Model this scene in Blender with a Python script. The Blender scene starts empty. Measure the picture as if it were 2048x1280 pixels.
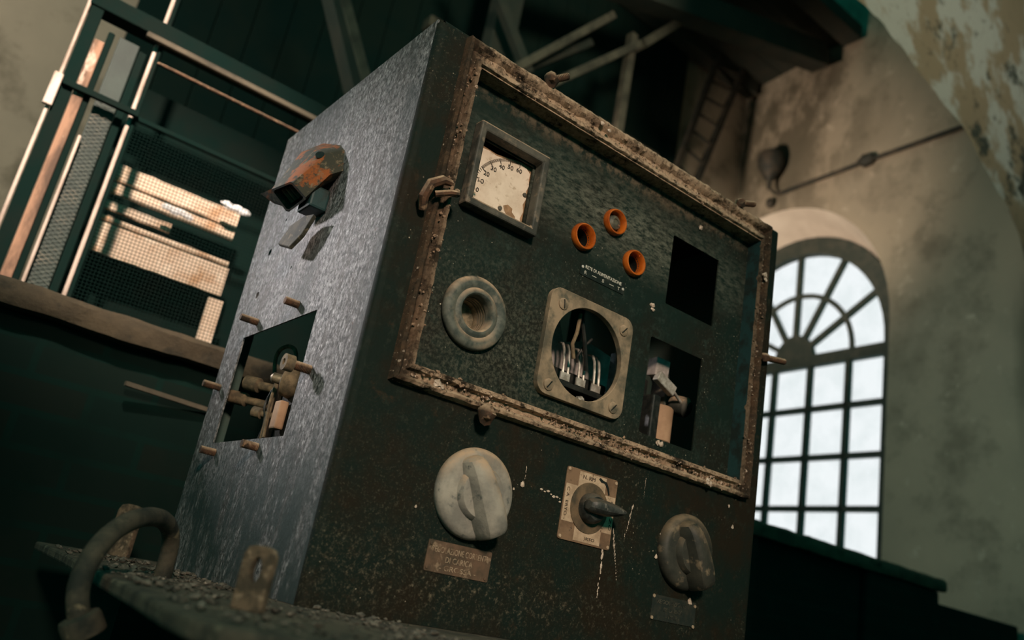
import bpy, bmesh, math, random
from mathutils import Vector, Matrix, noise
random.seed(7)
SC = bpy.context.scene
COL = SC.collection
H = 1.0                      # eye height above the floor; every measured z below is relative to the eye

def lin(r, g, b, a=1.0):
    f = lambda c: (c/255/12.92) if c/255 <= .04045 else ((c/255+.055)/1.055)**2.4
    return (f(r), f(g), f(b), a)

# ------------------------------------------------------------------ camera
cam_d = bpy.data.cameras.new('camera'); cam = bpy.data.objects.new('camera', cam_d); COL.objects.link(cam)
SC.camera = cam
right = Vector((0.7757415, -0.60625034, 0.17517318))
down = Vector((0.32859494, 0.15107461, -0.93230994))
fwd = Vector((0.538749, 0.78079254, 0.31640564))
M = Matrix((right, -down, -fwd)).transposed().to_4x4()
M.translation = Vector((0, 0, H))
cam.matrix_world = M
cam_d.sensor_width = 36.0
cam_d.lens = 1672.02/2048*36
cam_d.clip_start = .02; cam_d.clip_end = 200
cam_d.dof.use_dof = True
cam_d.dof.focus_distance = 1.30
cam_d.dof.aperture_fstop = 3.2

# ------------------------------------------------------------------ colour management
SC.view_settings.view_transform = 'Standard'
SC.view_settings.look = 'None'
SC.view_settings.exposure = 0.0
SC.view_settings.gamma = 1.0
SC.view_settings.use_curve_mapping = False

# ------------------------------------------------------------------ world: dim green dusk light, bright hazy sky beyond the window
W = bpy.data.worlds.new('sky'); SC.world = W; W.use_nodes = True
nt = W.node_tree; nt.nodes.clear()
tc = nt.nodes.new('ShaderNodeTexCoord')
vm = nt.nodes.new('ShaderNodeVectorMath'); vm.operation = 'DOT_PRODUCT'
nrm = nt.nodes.new('ShaderNodeVectorMath'); nrm.operation = 'NORMALIZE'
nt.links.new(tc.outputs['Generated'], nrm.inputs[0]); nt.links.new(nrm.outputs[0], vm.inputs[0])
vm.inputs[1].default_value = Vector((.79, .57, .22)).normalized()
rp = nt.nodes.new('ShaderNodeValToRGB'); nt.links.new(vm.outputs['Value'], rp.inputs[0])
rp.color_ramp.elements[0].position = .70; rp.color_ramp.elements[0].color = (.010, .240, .205, 1)
rp.color_ramp.elements[1].position = .88; rp.color_ramp.elements[1].color = (1.00, 1.03, 1.05, 1)
bg = nt.nodes.new('ShaderNodeBackground'); bg.inputs[1].default_value = 1.0
nt.links.new(rp.outputs[0], bg.inputs[0])
wo = nt.nodes.new('ShaderNodeOutputWorld'); nt.links.new(bg.outputs[0], wo.inputs[0])

# ------------------------------------------------------------------ lamps (daylight from back left and front left; the other spots are added fills)
def aim(o, target):
    d = Vector(target) - o.location
    o.rotation_euler = d.to_track_quat('-Z', 'Y').to_euler()
def spot(name, loc, target, energy, color, angle, blend, size):
    l = bpy.data.lights.new(name, 'SPOT'); l.energy = energy; l.color = color
    l.spot_size = math.radians(angle); l.spot_blend = blend; l.shadow_soft_size = size
    o = bpy.data.objects.new(name, l); COL.objects.link(o); o.location = (loc[0], loc[1], loc[2]+H)
    aim(o, (target[0], target[1], target[2]+H)); return o
def area(name, loc, target, energy, color, size):
    l = bpy.data.lights.new(name, 'AREA'); l.energy = energy; l.color = color; l.size = size
    o = bpy.data.objects.new(name, l); COL.objects.link(o); o.location = (loc[0], loc[1], loc[2]+H)
    aim(o, (target[0], target[1], target[2]+H)); return o
spot('roof_opening_light', (-1.85, 4.0, 2.0), (.46, 1.27, .45), 830, (1.0, .93, .93), 11.0, 1.0, .16)
spot('hall_window_light', (-1.1, -3.0, 1.95), (.74, .95, .40), 880, (1.0, .77, .60), 23, .85, .30)
spot('cage_fill', (-.72, -.3, 2.90), (.39, 2.4, .80), 1650, (1.0, .80, .66), 24, .9, .10)  # added spot that brightens the cage and coping, no known source
spot('wall_glow_fill', (.6, 3.55, .62), (5.15, 3.80, 3.35), 1350, (1.0, .76, .58), 34, 1.0, .25)  # unseen spot added behind the parapet for the window wall and soffit
spot('right_wall_fill', (-3.6, 2.9, 3.3), (5.05, 2.35, 1.7), 900, (.96, 1.0, .86), 34, 1.0, 1.2)  # fill added for the right wall, no opening behind it
spot('arch_fill', (2.2, -3.2, 3.0), (4.5, 1.85, 3.7), 1250, (1.0, .94, .80), 30, 1.0, 1.4)  # fill added for the arch face alone
spot('roof_timber_fill', (.2, -2.6, 1.9), (3.1, 3.6, 3.7), 1000, (1.0, .92, .70), 44, 1.0, .5)  # fill added so the roof timbers show
spot('far_wall_light', (-2.4, 1.4, 2.6), (-.3, 4.46, 1.9), 540, (1.0, .82, .68), 60, 1.0, .5)

# ------------------------------------------------------------------ node helpers
class NT:
    def __init__(s, name):
        s.m = bpy.data.materials.new(name); s.m.use_nodes = True
        s.t = s.m.node_tree; s.t.nodes.clear()
        s.out = s.n('ShaderNodeOutputMaterial')
        s.b = s.n('ShaderNodeBsdfPrincipled'); s.l(s.b.outputs[0], s.out.inputs[0])
        s.co = s.n('ShaderNodeTexCoord')
    def n(s, t): return s.t.nodes.new(t)
    def l(s, a, b): s.t.links.new(a, b)
    def vec(s, scale=(1, 1, 1), rot=(0, 0, 0), loc=(0, 0, 0), src='Object'):
        k = s.n('ShaderNodeMapping'); k.inputs['Scale'].default_value = scale; k.inputs['Rotation'].default_value = rot
        k.inputs['Location'].default_value = loc
        s.l(s.co.outputs[src], k.inputs[0]); return k.outputs[0]
    def noise(s, scale, lo=.4, hi=.6, detail=6, rough=.6, stretch=(1, 1, 1), loc=(0, 0, 0), dist=0, rot=(0, 0, 0)):
        k = s.n('ShaderNodeTexNoise'); k.inputs['Scale'].default_value = scale
        k.inputs['Detail'].default_value = detail; k.inputs['Roughness'].default_value = rough
        k.inputs['Distortion'].default_value = dist
        s.l(s.vec(stretch, rot, loc), k.inputs['Vector'])
        return s.ramp(k.outputs[0], lo, hi)
    def ramp(s, v, lo, hi):
        k = s.n('ShaderNodeMapRange'); k.inputs[1].default_value = lo; k.inputs[2].default_value = hi
        s.l(v, k.inputs[0]); return k.outputs[0]
    def specks(s, scale, size, dens=.5, stretch=(1, 1, 1)):
        v = s.n('ShaderNodeTexVoronoi'); v.inputs['Scale'].default_value = scale
        s.l(s.vec(stretch), v.inputs['Vector'])
        a = s.ramp(v.outputs['Distance'], size, size*.6)
        sp = s.n('ShaderNodeSeparateColor'); s.l(v.outputs['Color'], sp.inputs[0])
        return s.mul(a, s.ramp(sp.outputs[0], 1-dens, 1-dens+.02))
    def mul(s, a, b):
        k = s.n('ShaderNodeMath'); k.operation = 'MULTIPLY'; s.l(a, k.inputs[0])
        if isinstance(b, (int, float)): k.inputs[1].default_value = b
        else: s.l(b, k.inputs[1])
        return k.outputs[0]
    def dust(s, c, col, lo=.04, hi=.55, scale=60):
        """settled dust: thickest where the surface looks up"""
        g = s.n('ShaderNodeNewGeometry'); sp = s.n('ShaderNodeSeparateXYZ'); s.l(g.outputs['Normal'], sp.inputs[0])
        return s.mix(s.mul(s.ramp(sp.outputs[2], lo, hi), s.noise(scale, .25, .55)), c, col)
    def mix(s, fac, a, b):
        k = s.n('ShaderNodeMix'); k.data_type = 'RGBA'
        s.l(fac, k.inputs[0])
        for v, i in ((a, 6), (b, 7)):
            if isinstance(v, tuple): k.inputs[i].default_value = v
            else: s.l(v, k.inputs[i])
        return k.outputs[2]
    def box(s, c, h, soft):
        """soft ellipsoid mask in object space"""
        k = s.n('ShaderNodeVectorMath'); k.operation = 'LENGTH'
        s.l(s.vec(tuple(1/x for x in h), loc=tuple(-ci/hi for ci, hi in zip(c, h))), k.inputs[0])
        return s.ramp(k.outputs['Value'], 1+soft, 1-soft)
    def done(s, color, rough=.8, metal=0.0, bump=None, bstr=.3, bdist=.002, spec=.3):
        for v, n_ in ((color, 'Base Color'), (rough, 'Roughness'), (metal, 'Metallic')):
            if isinstance(v, (tuple, float, int)): s.b.inputs[n_].default_value = v
            else: s.l(v, s.b.inputs[n_])
        s.b.inputs['Specular IOR Level'].default_value = spec
        if bump is not None:
            k = s.n('ShaderNodeBump'); k.inputs['Strength'].default_value = bstr; k.inputs['Distance'].default_value = bdist
            s.l(bump, k.inputs['Height']); s.l(k.outputs[0], s.b.inputs['Normal'])
        return s.m

def mat_simple(name, base, dirt, scale=30, lo=.45, hi=.62, rough=.8, metal=0., bscale=80, bstr=.4, bdist=.002, stretch=(1, 1, 1), third=None, tlo=.58, thi=.66, tscale=None, spec=.3, dust=None):
    t = NT(name)
    c = t.mix(t.noise(scale, lo, hi, stretch=stretch), base, dirt)
    if third: c = t.mix(t.noise(tscale or scale*1.7, tlo, thi, loc=(3, 7, 1), stretch=stretch), c, third)
    if dust: c = t.dust(c, dust)
    return t.done(c, rough, metal, t.noise(bscale, 0, 1, 8, .7), bstr, bdist, spec)

MAT = {}
# cabinet: dark green-black enamel eaten by rust
t = NT('front_paint')
c = t.mix(t.noise(9, .42, .62, 8, .65), (.005, .012, .009, 1), (.013, .010, .0055, 1))
c = t.mix(t.mul(t.noise(60, .54, .68, 8, .75), t.noise(7, .42, .62, 5, .6, loc=(2, 4, 4))), c, (.022, .029, .021, 1))
c = t.mix(t.mul(t.noise(34, .58, .70, 9, .8, loc=(4, 1, 2)), .8), c, (.034, .022, .012, 1))
cl = t.noise(6, .48, .64, 5, .65, loc=(1, 9, 4))
c = t.mix(t.mul(t.noise(190, .57, .68, 4, .75), cl), c, (.085, .080, .055, 1))
c = t.mix(t.mul(t.mul(t.noise(300, .55, .68, 5, .75), t.box((-.30, -.30, .10), (.30, .2, .13), .8)), .9), c, (.062, .060, .041, 1))
c = t.mix(t.specks(60, .08, .05), c, (.42, .35, .26, 1))
c = t.mix(t.mul(t.specks(120, .12, .20), cl), c, (.50, .42, .32, 1))
c = t.mix(t.mul(t.noise(120, .55, .65, 7, .8), t.box((-.22, -.30, .055), (.30, .2, .035), .6)), c, (.13, .11, .075, 1))
MAT['front'] = t.done(c, .7, 0, t.noise(150, 0, 1, 8, .75), .5, .002, .14)

t = NT('panel_paint')
c = t.mix(t.noise(8, .42, .62, 8, .65), (.0045, .014, .0105, 1), (.009, .010, .0065, 1))
c = t.mix(t.mul(t.noise(70, .52, .66, 8, .75), t.noise(7, .40, .60, 5, .6, loc=(5, 4, 1))), c, (.020, .035, .028, 1))
cl = t.noise(6, .46, .64, 5, .65, loc=(2, 2, 6))
c = t.mix(t.mul(t.noise(200, .57, .68, 4, .75), cl), c, (.075, .082, .062, 1))
d1 = t.mul(t.noise(75, .42, .60, 9, .8, stretch=(.6, 1, 1.6), rot=(0, .5, 0)), t.box((.03, -.28, .715), (.26, .2, .055), .8))
c = t.mix(t.mul(d1, .75), c, (.15, .155, .12, 1))
d2 = t.mul(t.noise(150, .46, .62, 8, .75), t.box((-.18, -.28, .40), (.17, .2, .11), .9))
c = t.mix(t.mul(d2, .6), c, (.11, .115, .085, 1))
d3 = t.mul(t.noise(55, .44, .58, 8, .75), t.box((.0, -.28, .822), (.42, .2, .026), .5))
c = t.mix(t.mul(d3, .5), c, (.20, .15, .10, 1))
c = t.mix(t.specks(60, .08, .05), c, (.45, .40, .31, 1))
c = t.mix(t.mul(t.specks(120, .12, .22), cl), c, (.48, .44, .34, 1))
MAT['panel'] = t.done(c, .65, 0, t.noise(160, 0, 1, 8, .75), .45, .002, .18)

t = NT('worn_side_paint')
fine = t.noise(120, .44, .56, 6, .85, stretch=(1, 1, .7))
c = t.mix(fine, (.014, .020, .020, 1), (.34, .33, .34, 1))
c = t.mix(t.mul(t.noise(22, .46, .62, 7, .75, stretch=(1, 1, .3), loc=(5, 1, 0)), .75), c, (.050, .042, .036, 1))
c = t.mix(t.mul(t.noise(150, .56, .64, 4, .75, stretch=(1, 1, .5), loc=(0, 5, 2)), .9), c, (.66, .64, .66, 1))
c = t.mix(t.mul(t.noise(150, .58, .66, 4, .75, stretch=(1, 1, .4), loc=(7, 5, 9)), .9), c, (.018, .022, .022, 1))
c = t.mix(t.mul(t.noise(5, .50, .66, 5, .6, stretch=(1, 1, .4), loc=(8, 2, 1)), .75), c, (.022, .040, .042, 1))
c = t.mix(t.mul(t.noise(26, .36, .56, 7, .75, stretch=(1, 1, .35), loc=(3, 3, 9)), t.box((-.43, 0, .04), (9, 9, .17), .55)), c, (.026, .048, .048, 1))
c = t.mix(t.noise(30, .66, .72, 6, .7), c, (.12, .055, .028, 1))
MAT['side'] = t.done(c, .50, .0, t.noise(110, 0, 1, 8, .8, stretch=(1, 1, .6)), .9, .004, .5)

t = NT('rim_rust')
c = t.mix(t.noise(34, .40, .60, 9, .75), (.016, .013, .009, 1), (.075, .042, .023, 1))
hz = t.box((0, -.3, .58), (.352, 9, 9), .05)
c = t.mix(t.mul(t.noise(40, .36, .52, 10, .85, loc=(3, 1, 0)), t.ramp(hz, -.07, 1)), c, (.52, .37, .25, 1))
c = t.mix(t.noise(90, .55, .63, 8, .8, loc=(1, 6, 0)), c, (.030, .022, .014, 1))
c = t.mix(t.noise(17, .55, .63, 7, .75, loc=(4, 6, 2)), c, (.035, .026, .017, 1))
c = t.mix(t.noise(160, .62, .70, 5, .7, loc=(9, 1, 0)), c, (.70, .56, .44, 1))
MAT['rim'] = t.done(c, .9, 0, t.noise(120, 0, 1, 9, .8), 1.0, .004, .2)

MAT['flake'] = mat_simple('rust_flake', (.26, .17, .11, 1), (.05, .028, .016, 1), 90, .42, .6, .95, third=(.55, .43, .34, 1), tlo=.56, thi=.62)
MAT['rust'] = mat_simple('rusted_iron', (.10, .05, .028, 1), (.035, .024, .016, 1), 45, .42, .6, .85, third=(.24, .15, .09, 1), bstr=.7, dust=(.40, .285, .19, 1))
MAT['inside'] = mat_simple('dark_inside_paint', (.045, .080, .068, 1), (.060, .070, .055, 1), 12, .45, .65, .8)
MAT['bezel'] = mat_simple('grey_bakelite', (.085, .080, .064, 1), (.034, .036, .030, 1), 28, .40, .62, .65, third=(.14, .115, .085, 1), stretch=(1, 1, 1), dust=(.40, .285, .19, 1))
MAT['socket'] = mat_simple('dusty_grey_porcelain', (.105, .115, .095, 1), (.042, .055, .048, 1), 55, .40, .60, .62, third=(.25, .21, .155, 1), tlo=.50, thi=.66, tscale=18, bscale=160, bstr=.4, bdist=.001, dust=(.40, .285, .19, 1))
MAT['flange'] = mat_simple('dusty_cast_iron', (.27, .205, .135, 1), (.085, .075, .052, 1), 22, .40, .62, .8, third=(.09, .085, .062, 1), tlo=.5, thi=.66, bscale=140, bstr=.5, bdist=.001, dust=(.40, .285, .19, 1))
MAT['brass'] = mat_simple('dull_brass', (.30, .24, .16, 1), (.10, .09, .06, 1), 60, .4, .6, .5, .5)
MAT['white_metal'] = mat_simple('pale_screw', (.55, .53, .48, 1), (.25, .24, .20, 1), 90, .45, .65, .5, .2)
MAT['black'] = mat_simple('black_bakelite', (.012, .014, .013, 1), (.030, .030, .026, 1), 60, .45, .65, .35)
MAT['knob'] = mat_simple('dusty_white_knob', (.31, .29, .245, 1), (.17, .165, .145, 1), 26, .38, .62, .8, third=(.075, .085, .08, 1), tlo=.60, thi=.70, tscale=55, bscale=120, bstr=.6, bdist=.0015, dust=(.40, .285, .19, 1))
MAT['knob_dark'] = mat_simple('grimy_dark_knob', (.045, .044, .034, 1), (.020, .022, .018, 1), 22, .38, .62, .6, third=(.17, .13, .085, 1), tlo=.57, thi=.68, bscale=120, bstr=.4, bdist=.001, dust=(.15, .11, .07, 1))
MAT['plate'] = mat_simple('rusty_label_metal', (.12, .075, .048, 1), (.055, .042, .028, 1), 40, .40, .62, .75, third=(.21, .15, .10, 1), bscale=150, bstr=.5, bdist=.001)
MAT['plate_letter'] = mat_simple('worn_letter', (.33, .25, .17, 1), (.16, .11, .07, 1), 120, .45, .6, .8)
MAT['plate_dark'] = mat_simple('blackened_label', (.012, .018, .015, 1), (.03, .03, .022, 1), 60, .45, .65, .7)
MAT['letter_dim'] = mat_simple('faint_letter', (.075, .070, .05, 1), (.014, .018, .015, 1), 110, .42, .58, .8)
MAT['label_black'] = mat_simple('black_label', (.010, .014, .012, 1), (.022, .026, .022, 1), 80, .5, .7, .4)
MAT['letter_white'] = mat_simple('white_letter', (.60, .58, .50, 1), (.34, .33, .28, 1), 150, .5, .7, .7)
MAT['sw_brown'] = mat_simple('brown_switch_plate', (.20, .125, .075, 1), (.13, .08, .048, 1), 45, .40, .6, .7, third=(.09, .06, .04, 1), tlo=.62, thi=.7)
MAT['sw_cream'] = mat_simple('cream_switch_field', (.47, .35, .24, 1), (.33, .235, .155, 1), 60, .42, .62, .8, third=(.18, .12, .075, 1), tlo=.63, thi=.70)
MAT['sw_disc'] = mat_simple('olive_disc', (.14, .095, .055, 1), (.055, .045, .030, 1), 30, .40, .6, .6)
MAT['lever'] = mat_simple('black_glossy_lever', (.05, .055, .05, 1), (.014, .017, .016, 1), 50, .42, .6, .42, third=(.20, .19, .165, 1), tlo=.60, thi=.70, dust=(.10, .08, .06, 1))
MAT['ink'] = mat_simple('dark_ink', (.045, .035, .025, 1), (.12, .085, .055, 1), 200, .50, .66, .9)
MAT['dial'] = mat_simple('stained_dial', (.66, .56, .455, 1), (.53, .43, .335, 1), 30, .40, .65, .75, third=(.36, .275, .19, 1), tlo=.60, thi=.72, tscale=90, bstr=.1)
MAT['dial_ink'] = mat_simple('dial_ink', (.03, .026, .022, 1), (.08, .07, .055, 1), 200, .5, .7, .8)
MAT['peel'] = mat_simple('peeled_dial_backing', (.36, .22, .125, 1), (.22, .135, .075, 1), 80, .4, .6, .9)
t = NT('orange_plastic')
c = t.mix(t.noise(40, .45, .65), (.58, .135, .015, 1), (.36, .065, .008, 1))
MAT['orange'] = t.done(c, .22, .25, t.noise(200, 0, 1), .05, .001, .6)
MAT['bulb'] = mat_simple('grimy_bulb', (.11, .10, .07, 1), (.055, .055, .045, 1), 80, .4, .6, .3)
MAT['fleck'] = mat_simple('paint_fleck', (.58, .47, .38, 1), (.32, .25, .19, 1), 150, .4, .6, .9)
MAT['inlet'] = None
t = NT('peeling_orange_inlet')
c = t.mix(t.noise(18, .44, .49, 6, .65, loc=(2, 0, 4)), (.26, .075, .020, 1), (.040, .040, .028, 1))
c = t.mix(t.noise(60, .55, .66, 7, .7), c, (.19, .145, .09, 1))
MAT['inlet'] = t.done(c, .8, 0, t.noise(90, 0, 1, 8, .75), .7, .002)
MAT['teal'] = mat_simple('teal_painted_iron', (.016, .045, .046, 1), (.014, .022, .020, 1), 30, .45, .6, .5)
MAT['bluebar'] = mat_simple('blue_grey_bar', (.10, .17, .20, 1), (.05, .085, .10, 1), 60, .4, .6, .6)
MAT['tin'] = mat_simple('pale_contact_metal', (.50, .48, .43, 1), (.28, .26, .22, 1), 80, .4, .6, .4, .3)
MAT['mauve'] = mat_simple('mauve_dusty_backplate', (.42, .37, .35, 1), (.26, .23, .21, 1), 40, .4, .6, .7, third=(.42, .38, .35, 1), tlo=.64, thi=.7)
MAT['coil'] = mat_simple('tan_coil_wrapping', (.42, .26, .16, 1), (.32, .19, .115, 1), 20, .4, .6, .75)
MAT['terminal'] = mat_simple('dusty_terminal', (.20, .145, .085, 1), (.09, .07, .045, 1), 70, .4, .6, .8)
MAT['deck'] = mat_simple('dusty_steel_deck', (.12, .10, .072, 1), (.050, .048, .038, 1), 30, .40, .62, .9, third=(.22, .18, .125, 1), bscale=70, bstr=1.0, bdist=.004)
MAT['lug'] = mat_simple('dusty_rust_lug', (.16, .115, .075, 1), (.065, .052, .036, 1), 60, .42, .58, .95, third=(.27, .20, .135, 1), bscale=120, bstr=1.0, bdist=.003)
MAT['pipe'] = mat_simple('dusty_dark_pipe', (.070, .060, .042, 1), (.022, .024, .019, 1), 30, .42, .6, .8, third=(.17, .135, .085, 1), tlo=.6, thi=.68, bstr=.7)
MAT['rubble'] = mat_simple('grey_rubble', (.14, .125, .10, 1), (.045, .042, .034, 1), 60, .4, .6, .95, third=(.36, .31, .25, 1), tlo=.62, thi=.68)
# building
t = NT('stained_plaster')
c = t.mix(t.noise(.9, .35, .65, 6, .6), (.30, .255, .19, 1), (.22, .195, .15, 1))
c = t.mix(t.noise(3.5, .50, .68, 6, .65), c, (.16, .14, .105, 1))
c = t.mix(t.noise(9, .60, .72, 6, .65, loc=(2, 8, 1)), c, (.36, .315, .245, 1))
dk = t.mul(t.noise(2.6, .46, .56, 7, .65, stretch=(1, 1, .55), loc=(1, 4, 2)), t.box((0, -.1, 4.35), (3, 1.0, 1.05), .5))
c = t.mix(t.mul(dk, .85), c, (.075, .068, .048, 1))
c = t.mix(t.box((0, -3.2, 1.42), (1, .16, .16), .6), c, (.10, .10, .08, 1))
c = t.mix(t.mul(t.noise(8, .4, .6, 4, .6, stretch=(1, 1, .2)), t.box((0, -2.25, 1.9), (1, .06, .5), .6)), c, (.13, .12, .09, 1))
MAT['plaster'] = t.done(c, .95, 0, t.noise(14, 0, 1, 8, .7), .25, .02, .1)
t = NT('far_plaster')
c = t.mix(t.noise(1.2, .35, .65, 6, .6), (.34, .285, .215, 1), (.27, .23, .175, 1))
c = t.mix(t.mul(t.noise(2.2, .52, .62, 6, .65, loc=(0, 0, 3)), .8), c, (.15, .125, .09, 1))
MAT['far_plaster'] = t.done(c, .95, 0, t.noise(14, 0, 1, 8, .7), .25, .02, .1)
MAT['reveal'] = mat_simple('whitewashed_reveal', (.62, .56, .48, 1), (.52, .46, .39, 1), 4, .4, .62, .95, bscale=20)
t = NT('flaking_arch_plaster')
c = t.mix(t.noise(2.3, .47, .53, 6, .6, loc=(3, 0, 1)), (.22, .165, .105, 1), (.34, .325, .28, 1))
c = t.mix(t.noise(3.2, .56, .62, 8, .7, loc=(0, 3, 7)), c, (.040, .044, .034, 1))
c = t.mix(t.noise(14, .56, .70, 8, .7), c, (.11, .09, .058, 1))
MAT['arch'] = t.done(c, .95, 0, t.noise(18, 0, 1, 9, .75), .9, .03, .1)
MAT['timber'] = mat_simple('dark_roof_timber', (.026, .032, .025, 1), (.042, .040, .030, 1), 6, .4, .62, .9, stretch=(1, 1, 1))
MAT['timber_pale'] = mat_simple('dusty_timber', (.11, .092, .066, 1), (.055, .047, .035, 1), 9, .4, .62, .95)
MAT['board'] = mat_simple('backdrop_black', (.005, .016, .0135, 1), (.009, .018, .014, 1), 3, .42, .62, .95, spec=.08)  # near-black put in for the shade of the void behind the beams
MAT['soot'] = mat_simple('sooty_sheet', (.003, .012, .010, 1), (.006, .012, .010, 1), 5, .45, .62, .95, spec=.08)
MAT['iron'] = mat_simple('black_iron', (.020, .022, .018, 1), (.045, .038, .028, 1), 14, .45, .62, .7)
MAT['window_iron'] = mat_simple('green_black_window_iron', (.030, .040, .034, 1), (.05, .055, .045, 1), 14, .45, .62, .6)
MAT['coping'] = mat_simple('worn_stone_coping', (.085, .064, .040, 1), (.05, .040, .027, 1), 9, .40, .62, .95, third=(.028, .026, .019, 1), tlo=.54, thi=.66, bscale=30, bstr=.8, bdist=.01)
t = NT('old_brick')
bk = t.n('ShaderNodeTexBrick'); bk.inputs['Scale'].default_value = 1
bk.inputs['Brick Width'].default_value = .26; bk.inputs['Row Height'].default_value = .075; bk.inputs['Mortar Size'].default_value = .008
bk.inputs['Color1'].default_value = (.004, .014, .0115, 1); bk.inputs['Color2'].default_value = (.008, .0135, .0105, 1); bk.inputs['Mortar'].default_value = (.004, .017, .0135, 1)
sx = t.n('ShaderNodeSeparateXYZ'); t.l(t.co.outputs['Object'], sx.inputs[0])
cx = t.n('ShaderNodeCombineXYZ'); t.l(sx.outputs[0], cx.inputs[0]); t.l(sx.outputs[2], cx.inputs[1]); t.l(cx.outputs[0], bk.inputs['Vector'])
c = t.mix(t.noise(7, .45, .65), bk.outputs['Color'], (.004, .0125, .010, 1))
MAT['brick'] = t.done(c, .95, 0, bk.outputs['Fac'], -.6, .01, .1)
MAT['floor'] = mat_simple('dirty_concrete_floor', (.09, .082, .066, 1), (.05, .047, .038, 1), 5, .4, .62, .95)
MAT['cage_pale'] = mat_simple('worn_pale_angle_iron', (.42, .34, .29, 1), (.22, .165, .13, 1), 18, .42, .6, .45, .2, stretch=(1, 1, .3))
MAT['cage_rust'] = mat_simple('orange_rust_strip', (.30, .17, .11, 1), (.09, .055, .038, 1), 16, .42, .58, .8, third=(.52, .39, .31, 1), stretch=(1, 1, .3))
MAT['cage_glass'] = mat_simple('grey_green_sheet', (.030, .045, .038, 1), (.020, .030, .026, 1), 5, .4, .62, .6)
MAT['sun_board'] = mat_simple('sun_patch_pale', (.66, .52, .40, 1), (.48, .29, .17, 1), 14, .50, .66, .85, third=(.74, .62, .50, 1))  # pale colour stands for sunlight falling behind the mesh
MAT['bright_spot'] = mat_simple('bright_spot_white', (.94, .94, .96, 1), (.85, .85, .88, 1), 40, .4, .6, .5)  # white stands for bright glimpses of light behind the mesh
t = NT('wire_mesh')
MAT['wire'] = mat_simple('wire', (.010, .010, .008, 1), (.02, .015, .011, 1), 30, .4, .6, .6)
# dusty window glass
m = bpy.data.materials.new('dusty_glass'); m.use_nodes = True; n_ = m.node_tree; n_.nodes.clear()
o_ = n_.nodes.new('ShaderNodeOutputMaterial'); mx = n_.nodes.new('ShaderNodeMixShader'); tr = n_.nodes.new('ShaderNodeBsdfTransparent')
tl = n_.nodes.new('ShaderNodeBsdfTranslucent'); tl.inputs[0].default_value = (.9, .9, .88, 1)
no = n_.nodes.new('ShaderNodeTexNoise'); no.inputs['Scale'].default_value = 5; no.inputs['Detail'].default_value = 5
mr = n_.nodes.new('ShaderNodeMapRange'); mr.inputs[1].default_value = .4; mr.inputs[2].default_value = .7; mr.inputs[3].default_value = .08; mr.inputs[4].default_value = .15
tcn = n_.nodes.new('ShaderNodeTexCoord'); n_.links.new(tcn.outputs['Object'], no.inputs['Vector'])
n_.links.new(no.outputs[0], mr.inputs[0]); n_.links.new(mr.outputs[0], mx.inputs[0]); n_.links.new(tr.outputs[0], mx.inputs[1]); n_.links.new(tl.outputs[0], mx.inputs[2]); n_.links.new(mx.outputs[0], o_.inputs[0])
MAT['pane'] = m

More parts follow.
